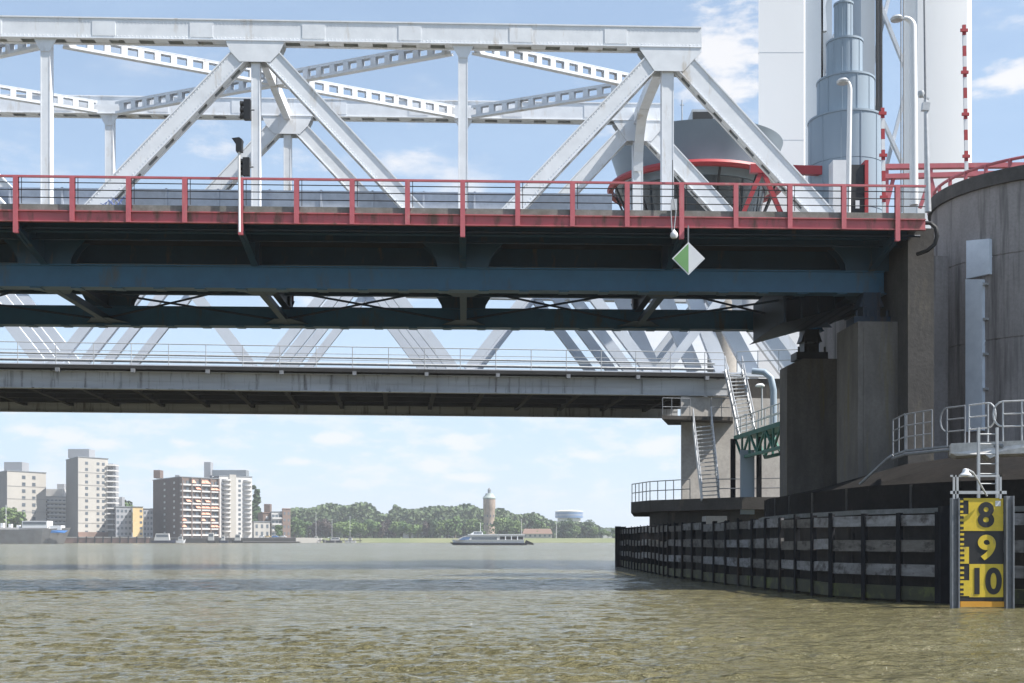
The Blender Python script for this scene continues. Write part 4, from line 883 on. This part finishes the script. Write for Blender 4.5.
def zpx(py, Y): return CAMZ + (HOR - py) / FPX * Y
def bld(name, label, L, C, Rr, ytop, m, z0=3.6, mL=None, cat='building', roof=None):
    """L, C, Rr: (px, Y) plan corners, C the corner nearest to us"""
    l, c, r = (WX(p[0], p[1], 0) for p in (L, C, Rr)); bk = l + r - c; zt = zpx(ytop, C[1])
    o = thing(name, label, cat, (c.x, c.y, z0))
    MB().prism([Vector((p.x, p.y, z0)) for p in (l, c, r, bk)], UP * (zt - z0)).build('wall', m, o)
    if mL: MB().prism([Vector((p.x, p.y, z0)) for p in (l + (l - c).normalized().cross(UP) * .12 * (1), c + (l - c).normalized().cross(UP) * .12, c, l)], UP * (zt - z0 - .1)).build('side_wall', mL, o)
    MB().prism([Vector((p.x, p.y, zt + .02)) + ((p - (l + r) / 2).normalized() * .5) for p in (l, c, r, bk)], UP * .5).build('roof', roof or M['roof'], o)
    return dict(o=o, l=l, c=c, r=r, z0=z0, zt=zt, bk=bk)
def face(B, side):
    a, b = (B['c'], B['r']) if side == 'r' else (B['l'], B['c'])
    v = b - a; n = v.normalized().cross(UP); n.z = 0
    if n.y > 0: n = -n
    return a, v, n
def wins(B, side, cols, rows, wd=.5, hh=.5, zlo=0.03, zhi=.97, m='win', nm='window', only=None, u0=0, u1=1, d=.15):
    a, v, n = face(B, side); H = B['zt'] - B['z0']; L = v.length
    for i in range(cols) if isinstance(cols, int) else range(len(cols)):
        u = u0 + (i + .5) / cols * (u1 - u0) if isinstance(cols, int) else cols[i]
        w_ = (L * (u1 - u0) / cols * wd) if isinstance(cols, int) else wd
        for j in range(rows):
            if only and not only(i, j): continue
            z = B['z0'] + H * (zlo + (zhi - zlo) * (j + .5) / rows); h = H * (zhi - zlo) / rows * hh; p = a + v * u; e = v.normalized() * w_ / 2
            MB().prism([p - e + UP * (z - h / 2), p + e + UP * (z - h / 2), p + e + UP * (z + h / 2), p - e + UP * (z + h / 2)], n * d).build(nm, M[m], B['o'])
def bands(B, side, rows, th, m, nm, out=.4, u0=0, u1=1, zlo=0.03, zhi=.97, dz=0.):
    a, v, n = face(B, side); H = B['zt'] - B['z0']
    for j in range(rows):
        z = B['z0'] + H * (zlo + (zhi - zlo) * j / rows) + dz; p, q = a + v * u0, a + v * u1
        MB().prism([p + UP * z, q + UP * z, q + UP * (z + th), p + UP * (z + th)], n * out).build(nm, M[m], B['o'])
def vstrip(B, side, u0, u1, m, nm, out=.3, zlo=0, zhi=1):
    a, v, n = face(B, side); H = B['zt'] - B['z0']; p, q = a + v * u0, a + v * u1
    MB().prism([p + UP * (B['z0'] + H * zlo), q + UP * (B['z0'] + H * zlo), q + UP * (B['z0'] + H * zhi), p + UP * (B['z0'] + H * zhi)], n * out).build(nm, M[m], B['o'])
def pent(B, pa, pb, y0, y1, dY=10, m='grey', d=12):
    Y = B['c'].y + dY; MB().box(WX(pa, Y, 0).x, WX(pb, Y, 0).x, Y, Y + d, zpx(y0, Y), zpx(y1, Y)).build('rooftop_block', M[m], B['o'])
b1 = bld('apartment_tower', 'pale apartment tower at the left edge of the photo behind the barge', (-6, 850), (7, 820), (46, 845), 471, M['pale'], mL=M['grey'])  # greyer left wall carries the unlit side in its colour
pent(b1, 4, 22, 472, 462, 14); wins(b1, 'r', [.42, .68], 9, 2.6, .5); bands(b1, 'r', 4, .35, 'joint', 'floor_joint', .2, zlo=.2)
b2 = bld('terraced_flats', 'low terraced flats with stacked white balconies left of the tallest pale tower', (44, 870), (46, 850), (66, 860), 497, M['bwhite']); bands(b2, 'r', 9, 1.2, 'bwhite', 'balcony', 2.2); wins(b2, 'r', 5, 9, .7, .4)
MB().box(WX(46, 862, 0).x, WX(62, 862, 0).x, 862, 880, zpx(497, 862), zpx(489, 862)).build('upper_terrace', M['bwhite'], b2['o']); pent(b2, 57, 64, 489, 484, 20)
b3 = bld('apartment_tower', 'tallest pale apartment tower with dark left side and open balconies on its right', (66, 850), (78, 815), (108, 835), 457, M['pale'], mL=M['grey'])  # left side's shade is put into its grey wall colour
pent(b3, 68, 89, 458, 449, 18); wins(b3, 'r', [.28, .66, .84], 12, 2.2, .45); bands(b3, 'r', 5, .35, 'joint', 'floor_joint', .2, zlo=.18); vstrip(b3, 'r', 0, 1, 'quay', 'plinth', .4, 0, .07)
a_, v_, n_ = face(b3, 'r')
for j in range(13):
    z = b3['z0'] + 5 + j * (b3['zt'] - b3['z0'] - 6) / 13; p = b3['r']; q = WX(116.5, 838, 0)
    MB().prism([Vector((p.x, p.y - 3, z)), Vector((q.x, q.y - 3, z)), Vector((q.x, q.y + 6, z)), Vector((p.x, p.y + 6, z))], UP * .9).build('balcony', M['bwhite'], b3['o'])
MB().box(WX(108, 838, 0).x, WX(113, 838, 0).x, 838, 850, 3.6, b3['zt'] - 3).build('balcony_core', M['grey'], b3['o'])
b4 = bld('low_block', 'low grey flat-roofed flats right of the tallest tower', (115, 840), (116, 820), (132, 826), 507, M['grey']); wins(b4, 'r', 4, 5, .6, .45)
pent(b4, 117, 122, 508, 497, 30, 'leaf1' if False else 'grey', 6)
b4b = bld('ochre_house', 'narrow ochre rendered house between two grey blocks', (132.4, 840), (132.8, 818), (143, 822), 507, M['ochre'])
wins(b4b, 'r', [.8], 5, 1.6, .4)
b4c = bld('low_block', 'dark low block just left of the brown brick tower', (143.2, 850), (143.4, 826), (153, 830), 509, M['grey']); wins(b4c, 'r', 3, 5, .6, .5)
b5 = bld('brick_tower', 'dark brown brick residential block with orange awnings on its white balconies', (153, 860), (180, 812), (218, 838), 477, M['brick'], mL=M['brick'])
pent(b5, 153.5, 160, 478, 470, 30, 'brick', 8); pent(b5, 175, 179, 477, 475, 8, 'grey', 4)
wins(b5, 'l', [.45, .8], 9, 2.8, .34, m='bwhite', nm='window', d=.3)
wins(b5, 'r', 8, 9, .55, .55, d=.4); bands(b5, 'r', 9, 1.1, 'bwhite', 'balcony', 1.8)
for u in (.01, .25, .5, .75, .97): vstrip(b5, 'r', u, u + .025, 'brick', 'pier_strip', 2.0)
a_, v_, n_ = face(b5, 'r'); H_ = b5['zt'] - b5['z0']; rr = random.Random(3)
for (i, j) in [(0, 1), (1, 5), (3, 7), (4, 8), (5, 8), (3, 4), (4, 4), (5, 4), (6, 4), (7, 4), (4, 3), (5, 3), (6, 2), (4, 2), (6, 7), (7, 1), (6, 1), (3, 5), (7, 7), (5, 5), (2, 8), (0, 2)]:
    u = (i + .5) / 8; z = b5['z0'] + H_ * (.03 + .94 * (j + .62) / 9); p = a_ + v_ * u; e = v_.normalized() * v_.length / 8 * .46
    MB().add([p - e + UP * (z + 1.2), p + e + UP * (z + 1.2), p + e + UP * (z - .9) + n_ * 2.4, p - e + UP * (z - .9) + n_ * 2.4, p - e + UP * (z + 1.3), p + e + UP * (z + 1.3), p + e + UP * (z - .8) + n_ * 2.4, p - e + UP * (z - .8) + n_ * 2.4], [(3, 2, 1, 0), (4, 5, 6, 7), (0, 1, 5, 4), (1, 2, 6, 5), (2, 3, 7, 6), (3, 0, 4, 7)]).build('awning', M['awn'], b5['o'])
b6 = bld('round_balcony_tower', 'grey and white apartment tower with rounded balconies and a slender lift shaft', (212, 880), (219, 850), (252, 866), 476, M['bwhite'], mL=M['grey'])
pent(b6, 212, 246, 476, 470, 14, 'roof', 10); pent(b6, 204, 210.5, 530, 462, 20, 'grey', 8)
vstrip(b6, 'r', .30, .50, 'pale', 'stair_shaft', .8, 0, 1.03); wins(b6, 'r', [.12, .62], 12, 1.8, .5); wins(b6, 'l', 3, 12, .5, .5)
for u in (.22, .86):
    for j in range(12):
        z = b6['z0'] + 4 + j * (b6['zt'] - b6['z0'] - 4) / 12; p = face(b6, 'r')[0] + face(b6, 'r')[1] * u
        MB().lathe(Vector((p.x, p.y, z)), [(.01, 0), (3.2, 0), (3.2, 1.1), (.01, 1.1)], 14).build('balcony', M['bwhite'], b6['o'])
b7 = bld('brick_house', 'brown brick house with a square tower right of the round balcony block', (258, 850), (263, 835), (271, 840), 513, M['brick'], roof=M['rtile']); pent(b7, 264, 270, 514, 504, 6, 'brick', 6); wins(b7, 'r', [.5], 3, 2, .4, m='bwhite')
b8 = bld('white_house', 'white balconied house between two brown brick walls', (270.5, 850), (271.5, 830), (282, 834), 512, M['bwhite']); bands(b8, 'r', 4, 1.0, 'bwhite', 'balcony', 1.6); wins(b8, 'r', 3, 4, .8, .45)
b9 = bld('brick_house', 'brown brick house at the right end of the quay buildings', (282, 850), (282.5, 832), (290.5, 838), 509, M['brick'], roof=M['rtile']); wins(b9, 'r', 2, 4, .4, .4)
b10 = bld('pale_house', 'small pale house with a dark door in front of the brick tower house', (252, 830), (254, 815), (270, 822), 522, M['pale']); wins(b10, 'r', 3, 2, .4, .5)
# trees
def tree_proto(name, m, seed, shape='round', nl=1000):
    rs = random.Random(seed); o = thing(name, 'x', 'tree', (0, -500, 0), 'trees along the far bank')
    tr = MB(); tr.tube([(0, -500, 0), (.1, -500, 3), (.3, -500.2, 7)], .5, 7, .2)
    for i in range(4): g = rs.uniform(0, 6.28); tr.tube([(.1, -500, 3 + i * .6), (math.cos(g) * 2.6, -500 + math.sin(g) * 2.6, 6.5 + i)], .2, 5, .06)
    tr.build('trunk', M['bark'], o)
    cr = MB(); lobes = []
    for i in range(11):
        if shape == 'round': g = rs.uniform(0, 6.28); rr_ = rs.uniform(.5, 4.6); z = rs.uniform(2.6, 11.2); rr_ *= (1 - abs(z - 6) / 8); lobes.append((Vector((rr_ * math.cos(g), rr_ * math.sin(g), z)), rs.uniform(1.3, 3.3)))
        elif shape == 'tall': z = 2.5 + i * 1.45; lobes.append((Vector((rs.uniform(-.6, .6), rs.uniform(-.6, .6), z)), 1.5 * (1 - abs(z - 8) / 13)))
        else: g = rs.uniform(0, 6.28); rr_ = rs.uniform(0, 6); lobes.append((Vector((rr_ * math.cos(g), rr_ * math.sin(g), rs.uniform(3.4, 7))), rs.uniform(1.8, 2.8)))
    for i in range(nl):
        c, r_ = rs.choice(lobes); d = Vector((rs.gauss(0, 1), rs.gauss(0, 1), rs.gauss(0, 1))).normalized(); p = c + d * r_ * rs.uniform(.7, 1.08) + Vector((0, -500, 0))
        nrm = (d + Vector((rs.gauss(0, .5), rs.gauss(0, .5), rs.gauss(0, .5)))).normalized(); a = nrm.orthogonal().normalized() * rs.uniform(.4, .85); b = nrm.cross(a)
        cr.add([p - a, p - b * .8, p + a, p + b * .8], [(0, 1, 2, 3)])
    cr.build('crown', m, o); return o
protos = [('mid green bushy tree', tree_proto('bushy_tree', M['leaf1'], 1)), ('light green round tree', tree_proto('round_tree', M['leaf2'], 2)), ('dark green dense tree', tree_proto('dense_tree', M['leaf3'], 5)),
          ('copper brown tree', tree_proto('copper_tree', M['leaf4'], 9)), ('broad spreading tree', tree_proto('spreading_tree', M['leaf1'], 4, 'wide'))]
ptall = tree_proto('poplar_tree', M['leaf3'], 6, 'tall')
used = {}
spots = []
rt_ = random.Random(12)
# (px, top y, kind)
front = [(294, 516, 0), (301, 519, 0), (309, 521, 4), (317, 518, 3), (326, 516, 3), (334, 521, 1), (344, 519, 1), (352, 518, 0), (360, 521, 1), (366, 520, 3), (374, 519, 4), (382, 519, 3), (389, 517, 3), (395, 519, 1), (403, 520, 0), (410, 523, 4), (418, 522, 1), (426, 519, 3), (433, 520, 2), (440, 520, 1), (447, 517, 1), (455, 515, 0),
         (463, 518, 2), (471, 516, 1), (478, 520, 0), (500, 514, 1), (507, 516, 0), (515, 518, 1), (532, 515, 2), (539, 519, 0), (546, 524, 1), (563, 521, 2), (569, 519, 2), (575, 524, 1), (583, 523, 2), (590, 520, 2), (595, 525, 1), (601, 529, 4), (608, 530, 1), (614, 528, 0)]
wordn = ['first', 'second', 'third', 'fourth', 'fifth', 'sixth', 'seventh', 'eighth', 'ninth', 'tenth', 'eleventh', 'twelfth', 'thirteenth', 'fourteenth', 'fifteenth', 'sixteenth', 'seventeenth', 'eighteenth', 'nineteenth', 'twentieth']
def put_tree(px, ytop, kd, Y, label, z0=3.3, proto=None, base_h=13.5):
    nm_, pr = protos[kd] if proto is None else proto
    h = zpx(ytop, Y) - z0; s_ = h / (base_h if kd != 4 else 9.5); loc = WX(px, Y, z0); sc = (s_ * rt_.uniform(.8, 1.5), s_ * rt_.uniform(.8, 1.3), s_); rz = rt_.uniform(0, 6.28)
    if pr.name in used: copy_tree(pr, loc, label, rz, sc)
    else: used[pr.name] = 1; pr.location = loc; pr.scale = sc; pr.rotation_euler.z = rz; pr['label'] = label; pr['_w'] = tuple(loc)
cnt = {}
for px, yt, kd in front:
    cnt[kd] = cnt.get(kd, 0) + 1; k = cnt[kd]
    put_tree(px, yt, kd, 960 + rt_.uniform(-14, 14), '%s on the far bank, %s of its kind from the left' % (protos[kd][0], wordn[k - 1]))
put_tree(255.5, 483, 2, 872, 'tall slender dark poplar right of the round balcony tower', 3.6, ('poplar', ptall), 18.5)
put_tree(8, 503, 1, 790, 'leafy green tree behind the barge at the left edge', 3.6); put_tree(18, 510, 0, 795, 'smaller leafy tree right of the one at the left edge', 3.6)
put_tree(121, 498, 0, 870, 'green tree crown above the low grey flats', 3.6); put_tree(279, 524, 0, 815, 'small green tree in front of the white balconied house', 3.6); put_tree(211, 532, 1, 806, 'small shrub-like tree below the orange awnings', 3.6)
# the wood behind: one mass nobody could count
prof = [(270, 519), (285, 512), (300, 508), (320, 505.5), (345, 503.5), (372, 504), (380, 512), (388, 514), (395, 506), (402, 510), (418, 507), (432, 508), (448, 505), (465, 505), (480, 508), (500, 509), (512, 514), (524, 513), (534, 513), (545, 519), (560, 522), (580, 523), (592, 522), (602, 529), (640, 530), (800, 528)]
rs = random.Random(31); wd_ = MB()
for i in range(26000):
    px = rs.uniform(268, 640); yt = np.interp(px, [a for a, b in prof], [b for a, b in prof]); Y = rs.uniform(1080, 1180); zt = zpx(yt, Y); cell = 4.3
    cx = round(px / cell) * cell; bump_ = (1 - ((px - cx) / cell * 2) ** 2 * .5); z = 3.5 + (zt - 3.5) * (1 - rs.random() ** 1.6) * (.80 + .18 * bump_ + .05 * math.sin(cx * 3.1)); 
    if z < 3.5: continue
    c = WX(px, Y, z); nrm = Vector((rs.gauss(0, 1), -abs(rs.gauss(0, 1)), rs.gauss(.4, 1))).normalized(); a = nrm.orthogonal().normalized() * rs.uniform(1.1, 2.3); b = nrm.cross(a); wd_.add([c - a, c - b, c + a, c + b], [(0, 1, 2, 3)])
tag(wd_.build('woodland', mat('hazed_woodland_leaves', (.075, .115, .05), .85, (.11, .145, .07), .05, 1.)), 'hazy green wood rising behind the far bank trees', 'wood', kind='stuff')  # leaf colour muted so that it carries some of the haze
# water tower, saucer building, farmhouse
Y = 1000; c = WX(489.3, Y, 0); k = Y / FPX
wt = thing('water_tower', 'old round brick water tower with green cap on the far bank', 'tower', (c.x, c.y, 3.4))
MB().lathe(c, [(6.0 * k, 3.4), (5.4 * k, zpx(528, Y)), (5.4 * k, zpx(510, Y)), (6.1 * k, zpx(508.5, Y)), (6.1 * k, zpx(499, Y))], 28).build('shaft', M['tbrick'], wt, True)
MB().lathe(c, [(6.5 * k, zpx(499, Y)), (6.7 * k, zpx(497.8, Y)), (4.2 * k, zpx(495, Y)), (3.8 * k, zpx(493.5, Y)), (.1, zpx(493, Y))], 28).build('cap', M['wallgreen'], wt, True)
MB().lathe(c, [(1.6 * k, zpx(493.5, Y)), (1.5 * k, zpx(490, Y)), (1.9 * k, zpx(489.8, Y)), (.1, zpx(487.5, Y))], 14).build('lantern', M['roof'], wt, True)
for i, a in enumerate((215, 250, 285, 320)):
    for z in (507, 516, 524): v = Vector((math.cos(R(a)), math.sin(R(a)), 0)); p = c + v * 5.45 * k + UP * zpx(z, Y); MB().beam(p - UP * 1, p + UP * 1, .9, .3, v.cross(UP)).build('window', M['win'], wt)
Y = 1300; k = Y / FPX; c = WX(569, Y, 0)
sb = thing('saucer_building', 'white and blue saucer-shaped building standing above the distant trees', 'building', (c.x, c.y, 3.4))
MB().lathe(c, [(11 * k, zpx(518.3, Y)), (13.9 * k, zpx(518, Y)), (13.9 * k, zpx(512, Y))], 40).build('window_band', M['bg_glass'], sb, True)
MB().lathe(c, [(14.0 * k, zpx(512.2, Y)), (14.1 * k, zpx(511.4, Y)), (9 * k, zpx(510.2, Y)), (.1, zpx(510, Y))], 40).build('roof', M['bwhite'], sb, True)
for yy_ in (515.2,): MB().lathe(c, [(14.05 * k, zpx(yy_ + .25, Y)), (14.05 * k, zpx(yy_ - .25, Y))], 40).build('white_band', M['bwhite'], sb, True)
MB().lathe(c, [(11 * k, 3.4), (11.5 * k, zpx(522, Y)), (11.5 * k, zpx(518.5, Y))], 30).build('lower_storey', M['bwhite'], sb, True)
Y = 945; fh = thing('farmhouse', 'long low house with brown tiled roof on the bank right of the ferry', 'building', WX(537, Y, 3.4)); a, b = WX(523, Y, 0).x, WX(552, Y, 0).x
MB().box(a, b, Y, Y + 9, 3.4, zpx(533.5, Y)).build('wall', M['pale'], fh)
z0, z1 = zpx(533.8, Y), zpx(528.7, Y); MB().add([(a - .5, Y - .8, z0), (b + .5, Y - .8, z0), (b + .5, Y + 9.8, z0), (a - .5, Y + 9.8, z0), (a + 1, Y + 4.5, z1), (b - 1, Y + 4.5, z1)], [(0, 1, 5, 4), (1, 2, 5), (2, 3, 4, 5), (3, 0, 4), (3, 2, 1, 0)]).build('roof', M['rtile'], fh)
for i in range(6): x = a + (b - a) * (i + .5) / 6; MB().box(x - .8, x + .8, Y - .1, Y, 4.6, 6.2).build('window', M['win'], fh)
bh = thing('waterside_house', 'small house with blue-grey roof among the trees left of the ferry', 'building', WX(407, 948, 3.4))
MB().box(WX(403, 948, 0).x, WX(412.5, 948, 0).x, 948, 956, 3.4, zpx(528, 948)).build('wall', M['bwhite'], bh); a, b = WX(402.5, 948, 0).x, WX(413, 948, 0).x; z0, z1 = zpx(528.5, 948), zpx(524.5, 948)
MB().add([(a, 947, z0), (b, 947, z0), (b, 957, z0), (a, 957, z0), (a + 1, 952, z1), (b - 1, 952, z1)], [(0, 1, 5, 4), (1, 2, 5), (2, 3, 4, 5), (3, 0, 4), (3, 2, 1, 0)]).build('roof', M['bg_glass'], bh)
for pa, pb, yt, m_, lb in ((603, 612, 529, 'bwhite', 'small pale distant house left of the blue shed near the pier'), (616, 620.5, 526.5, 'bluep', 'small bright blue shed seen just left of the fender end')):
    o = thing('distant_shed', lb, 'building', WX(pa, 1050, 3.4)); MB().box(WX(pa, 1050, 0).x, WX(pb, 1050, 0).x, 1050, 1060, 3.4, zpx(yt, 1050)).build('wall', M[m_], o); MB().box(WX(pa, 1050, 0).x - .3, WX(pb, 1050, 0).x + .3, 1049.5, 1060.5, zpx(yt, 1050), zpx(yt, 1050) + .4).build('roof', M['roof'], o)
# boats
def hull(mb, x0, x1, y, z1, beam_, bowside=-1, z0=-.3, zb=None, rake=2.5):
    """plan-pointed hull from x0 to x1; the bow at x1 if bowside>0"""
    n = 14; zb = zb or z1 + .6; top = []; bot = []
    for i in range(n + 1):
        u = i / n; x = x0 + (x1 - x0) * u; f = u if bowside > 0 else 1 - u
        hw = beam_ / 2 * (1 - max(0, (f - .72) / .28) ** 2.2) * (1 if f > .05 else .9); zt_ = z1 + (zb - z1) * max(0, (f - .6) / .4) ** 2
        xr = x - (rake * max(0, (f - .7) / .3)) * (1 if bowside > 0 else -1); top.append((x, hw, zt_)); bot.append((xr, hw * .85, z0))
    o = len(mb.v); 
    for (x, h, z), (xb, hb, zb_) in zip(top, bot): mb.v += [Vector((x, y - h, z)), Vector((x, y + h, z)), Vector((xb, y - hb, zb_)), Vector((xb, y + hb, zb_))]
    for i in range(n):
        a = o + 4 * i; b = a + 4; mb.f += [(a, b, b + 2, a + 2), (a + 1, a + 3, b + 3, b + 1), (a, a + 1, b + 1, b)]
    mb.f += [(o, o + 2, o + 3, o + 1), (o + 4 * n, o + 4 * n + 1, o + 4 * n + 3, o + 4 * n + 2)]
    return mb
Y = 640; bg_ = thing('cargo_barge', 'long grey cargo barge with white wheelhouse and blue bow at the left bank', 'boat', WX(20, Y, 0))
x = lambda p: WX(p, Y, 0).x
hull(MB(), x(-45), x(71), Y, zpx(529.5, Y), 10, 1, -.3, zpx(532, Y) + 2.4, 4).build('hull', M['hull'], bg_)
MB().box(x(-40), x(52), Y - 3.6, Y + 3.6, zpx(530, Y), zpx(527.5, Y)).build('hatch_cover', M['ledge'], bg_)
MB().box(x(25), x(50), Y - 4, Y + 4, zpx(528, Y), zpx(521, Y)).build('wheelhouse', M['white'], bg_); MB().box(x(26), x(49), Y - 4.1, Y - 4, zpx(520.8, Y) - 2.0, zpx(521, Y) - .4).build('window_strip', M['win'], bg_)
MB().box(x(50), x(63), Y - 3, Y + 3, zpx(530, Y), zpx(525.5, Y)).build('fore_cabin', M['white'], bg_)
MB().prism([Vector((x(54), Y - 4.9, zpx(533, Y))), Vector((x(67), Y - 3.6, zpx(533, Y))), Vector((x(70), Y - 2.8, zpx(530.5, Y))), Vector((x(55), Y - 5.0, zpx(530.5, Y)))], Vector((0, .3, 0))).build('bow_panel', M['bluep'], bg_)
for p in (2, 10, 18, 24): MB().box(x(p), x(p + 3), Y - 2, Y, zpx(527.6, Y), zpx(525 - p % 3, Y)).build('deck_box', M['white'], bg_)
MB().tube([Vector((x(6), Y, 8)), Vector((x(6), Y, zpx(505, Y)))], .15, 6).build('mast', M['white'], bg_)
Y = 480; fy = thing('river_ferry', 'low white and navy passenger ferry sailing in front of the far bank', 'boat', WX(490, Y, 0)); x = lambda p: WX(p, Y, 0).x
hull(MB(), x(449.5), x(527), Y, zpx(543.0, Y), 7, -1, -.3, zpx(542.4, Y), 2).build('hull', M['navy'], fy)
hull(MB(), x(452), x(524), Y, zpx(539.8, Y), 6.9, -1, zpx(543.1, Y), zpx(539.6, Y), .5).build('bulwark', M['white'], fy)
MB().prism([Vector((x(a), Y - 3, zpx(b, Y))) for a, b in ((455, 540.5), (524, 540.5), (524, 535.3), (467, 535.3), (461, 537.5))], Vector((0, 6, 0))).build('cabin', M['bwhite'], fy)
MB().box(x(472), x(497), Y - 3.08, Y - 3.0, zpx(540, Y), zpx(537.2, Y)).build('window_strip', M['win'], fy); MB().prism([Vector((x(a), Y - 3.1, zpx(b, Y))) for a, b in ((459, 540), (469, 540), (471, 537), (464, 537))], Vector((0, .1, 0))).build('front_window', M['bg_glass'], fy)
MB().box(x(500), x(523), Y - 3.08, Y - 3.0, zpx(539.5, Y), zpx(536.6, Y)).build('aft_opening', M['black'], fy)
for p in (505, 511, 517): MB().box(x(p), x(p + 1), Y - 3.15, Y - 3.08, zpx(540, Y), zpx(536, Y)).build('pillar', M['white'], fy)
MB().box(x(468), x(525), Y - 3.2, Y + 3.2, zpx(535.3, Y), zpx(534.3, Y)).build('roof', M['white'], fy)
MB().prism([Vector((x(a), Y - 1.6, zpx(b, Y))) for a, b in ((470, 534.5), (483, 534.5), (482, 531.6), (474, 531.6))], Vector((0, 3.2, 0))).build('wheelhouse', M['white'], fy); MB().box(x(474), x(482), Y - 1.66, Y - 1.6, zpx(533.8, Y), zpx(532.2, Y)).build('wheelhouse_window', M['win'], fy)
MB().tube([Vector((x(480.5), Y, zpx(532, Y))), Vector((x(480.5), Y, zpx(522.5, Y)))], .1, 6).build('mast', M['white'], fy)
MB().prism([Vector((x(a), Y - .5, zpx(b, Y))) for a, b in ((524, 544), (534, 545), (533, 543), (526, 540))], Vector((0, 1, 0))).build('stern_ramp', M['black'], fy)
def smallboat(pa, pb, Y, label, m='navy', cab=(.3, .6), bow=-1, ht=2.2, mast=0):
    o = thing('moored_boat', label, 'boat', WX((pa + pb) / 2, Y, 0), 'boats moored at the far bank'); xa, xb = WX(pa, Y, 0).x, WX(pb, Y, 0).x; L = xb - xa
    hull(MB(), xa, xb, Y, 1.6, L * .22, bow, -.3, 2.6, 1).build('hull', M[m], o)
    MB().prism([Vector((xa + L * cab[0], Y - L * .07, 1.7)), Vector((xa + L * cab[1], Y - L * .07, 1.7)), Vector((xa + L * (cab[1] - .04), Y - L * .07, 1.7 + ht)), Vector((xa + L * (cab[0] + .08), Y - L * .07, 1.7 + ht))], Vector((0, L * .14, 0))).build('cabin', M['bwhite'], o)
    MB().box(xa + L * (cab[0] + .1), xa + L * (cab[1] - .06), Y - L * .07 - .06, Y - L * .07, 1.7 + ht * .5, 1.7 + ht * .85).build('window_strip', M['win'], o)
    if mast: MB().tube([(xa + L * .5, Y, 1.6), (xa + L * .5, Y, mast)], .12, 6).build('mast', M['white'], o)
smallboat(152, 176, 770, 'largest moored white motor yacht with navy hull below the brick block', 'navy', (.1, .75), 1, 4.5)
smallboat(176, 186, 775, 'small white boat right of the largest yacht', 'white', (.2, .7), 1, 2.5)
smallboat(206, 216, 780, 'dark boat with red and white cabin below the awnings', 'black', (.2, .8), -1, 5); smallboat(218, 228, 780, 'low dark boat just right of the red and white one', 'navy', (.3, .7), -1, 3)
smallboat(231, 243, 780, 'small white cabin boat below the round balcony tower', 'black', (.3, .8), -1, 4); smallboat(322, 342, 890, 'dark moored sailing boat with tall mast by the jetty', 'navy', (.4, .9), -1, 2.2, zpx(519, 890))
smallboat(344, 356, 892, 'white sailing boat with tall mast right of the dark one', 'white', (.3, .7), -1, 2, zpx(516, 892)); smallboat(311, 321, 888, 'white masted boat nearest the quay end', 'white', (.3, .7), 1, 3, zpx(512, 888))
for px, yt, lb in ((521.5, 519, 'slender white mast behind the stern of the ferry'), (556.3, 521, 'slender white mast left of the saucer building')): tag(MB().tube([WX(px, 920, 0), WX(px, 920, zpx(yt, 920))], .35, 6, .2).build('mast', M['bwhite']), lb, 'mast', 'white masts on the bank')
jt = thing('jetty', 'low dark timber jetty with mooring posts on the far shore', 'jetty', WX(335, 885, 0))
MB().box(WX(318, 885, 0).x, WX(362, 885, 0).x, 885, 887, 1.2, 1.7).build('deck', M['conc_dk'], jt)
for i in range(9): xx = WX(320 + i * 5, 884, 0).x; MB().box(xx - .25, xx + .25, 884, 884.5, -1, 3.2).build('mooring_post', M['pale' if i % 2 else 'black'], jt)
pj = thing('pontoon', 'long low dark pontoon in front of the quay houses', 'pontoon', WX(275, 790, 0)); MB().box(WX(244, 790, 0).x, WX(300, 790, 0).x, 788, 792, -.3, .9).build('float', M['conc_dk'], pj); MB().box(WX(244, 790, 0).x, WX(300, 790, 0).x, 787.9, 792.1, .9, 1.1).build('deck', M['pale'], pj)
# cars on the quay
rs = random.Random(8)
for i, (px, m_, cn) in enumerate([(262, 'white', 'white'), (268, 'ochre', 'pale yellow'), (275, 'bluep', 'blue'), (283, 'white', 'silver white')]):
    cc = thing('parked_car', '%s car parked on the quay, %s from the left' % (cn, wordn[i]), 'car', WX(px, 806, 3.6), 'cars parked on the quay'); x0 = WX(px, 806, 0).x
    MB().prism([Vector((x0 + a, 805.2, 3.6 + b)) for a, b in ((-2.2, .35), (2.2, .35), (2.2, .85), (1.3, .95), (.8, 1.45), (-1.1, 1.45), (-1.8, .95), (-2.2, .85))], Vector((0, 1.7, 0))).build('body', M[m_], cc)
    MB().prism([Vector((x0 + a, 805.15, 3.6 + b)) for a, b in ((-1.5, .97), (1.0, .97), (.7, 1.38), (-1.0, 1.38))], Vector((0, .05, 0))).build('window', M['win'], cc)
    for wx in (-1.3, 1.3): MB().tube([(x0 + wx, 805.1, 3.95), (x0 + wx, 805.3, 3.95)], .34, 12).build('wheel', M['black'], cc)
# haze
hz = MB().box(-2900, 2900, -120, 5200, -3.2, 130).build('haze', M['white']); hm = bpy.data.materials.new('summer_haze'); hm.use_nodes = True; t_ = hm.node_tree
t_.nodes.remove(t_.nodes['Principled BSDF']); pv = t_.nodes.new('ShaderNodeVolumePrincipled'); pv.inputs['Density'].default_value = .00021; pv.inputs['Color'].default_value = (.92, .95, 1, 1); pv.inputs['Anisotropy'].default_value = .1
t_.links.new(pv.outputs[0], t_.nodes['Material Output'].inputs['Volume']); hz.data.materials.clear(); hz.data.materials.append(hm); tag(hz, kind='stuff')
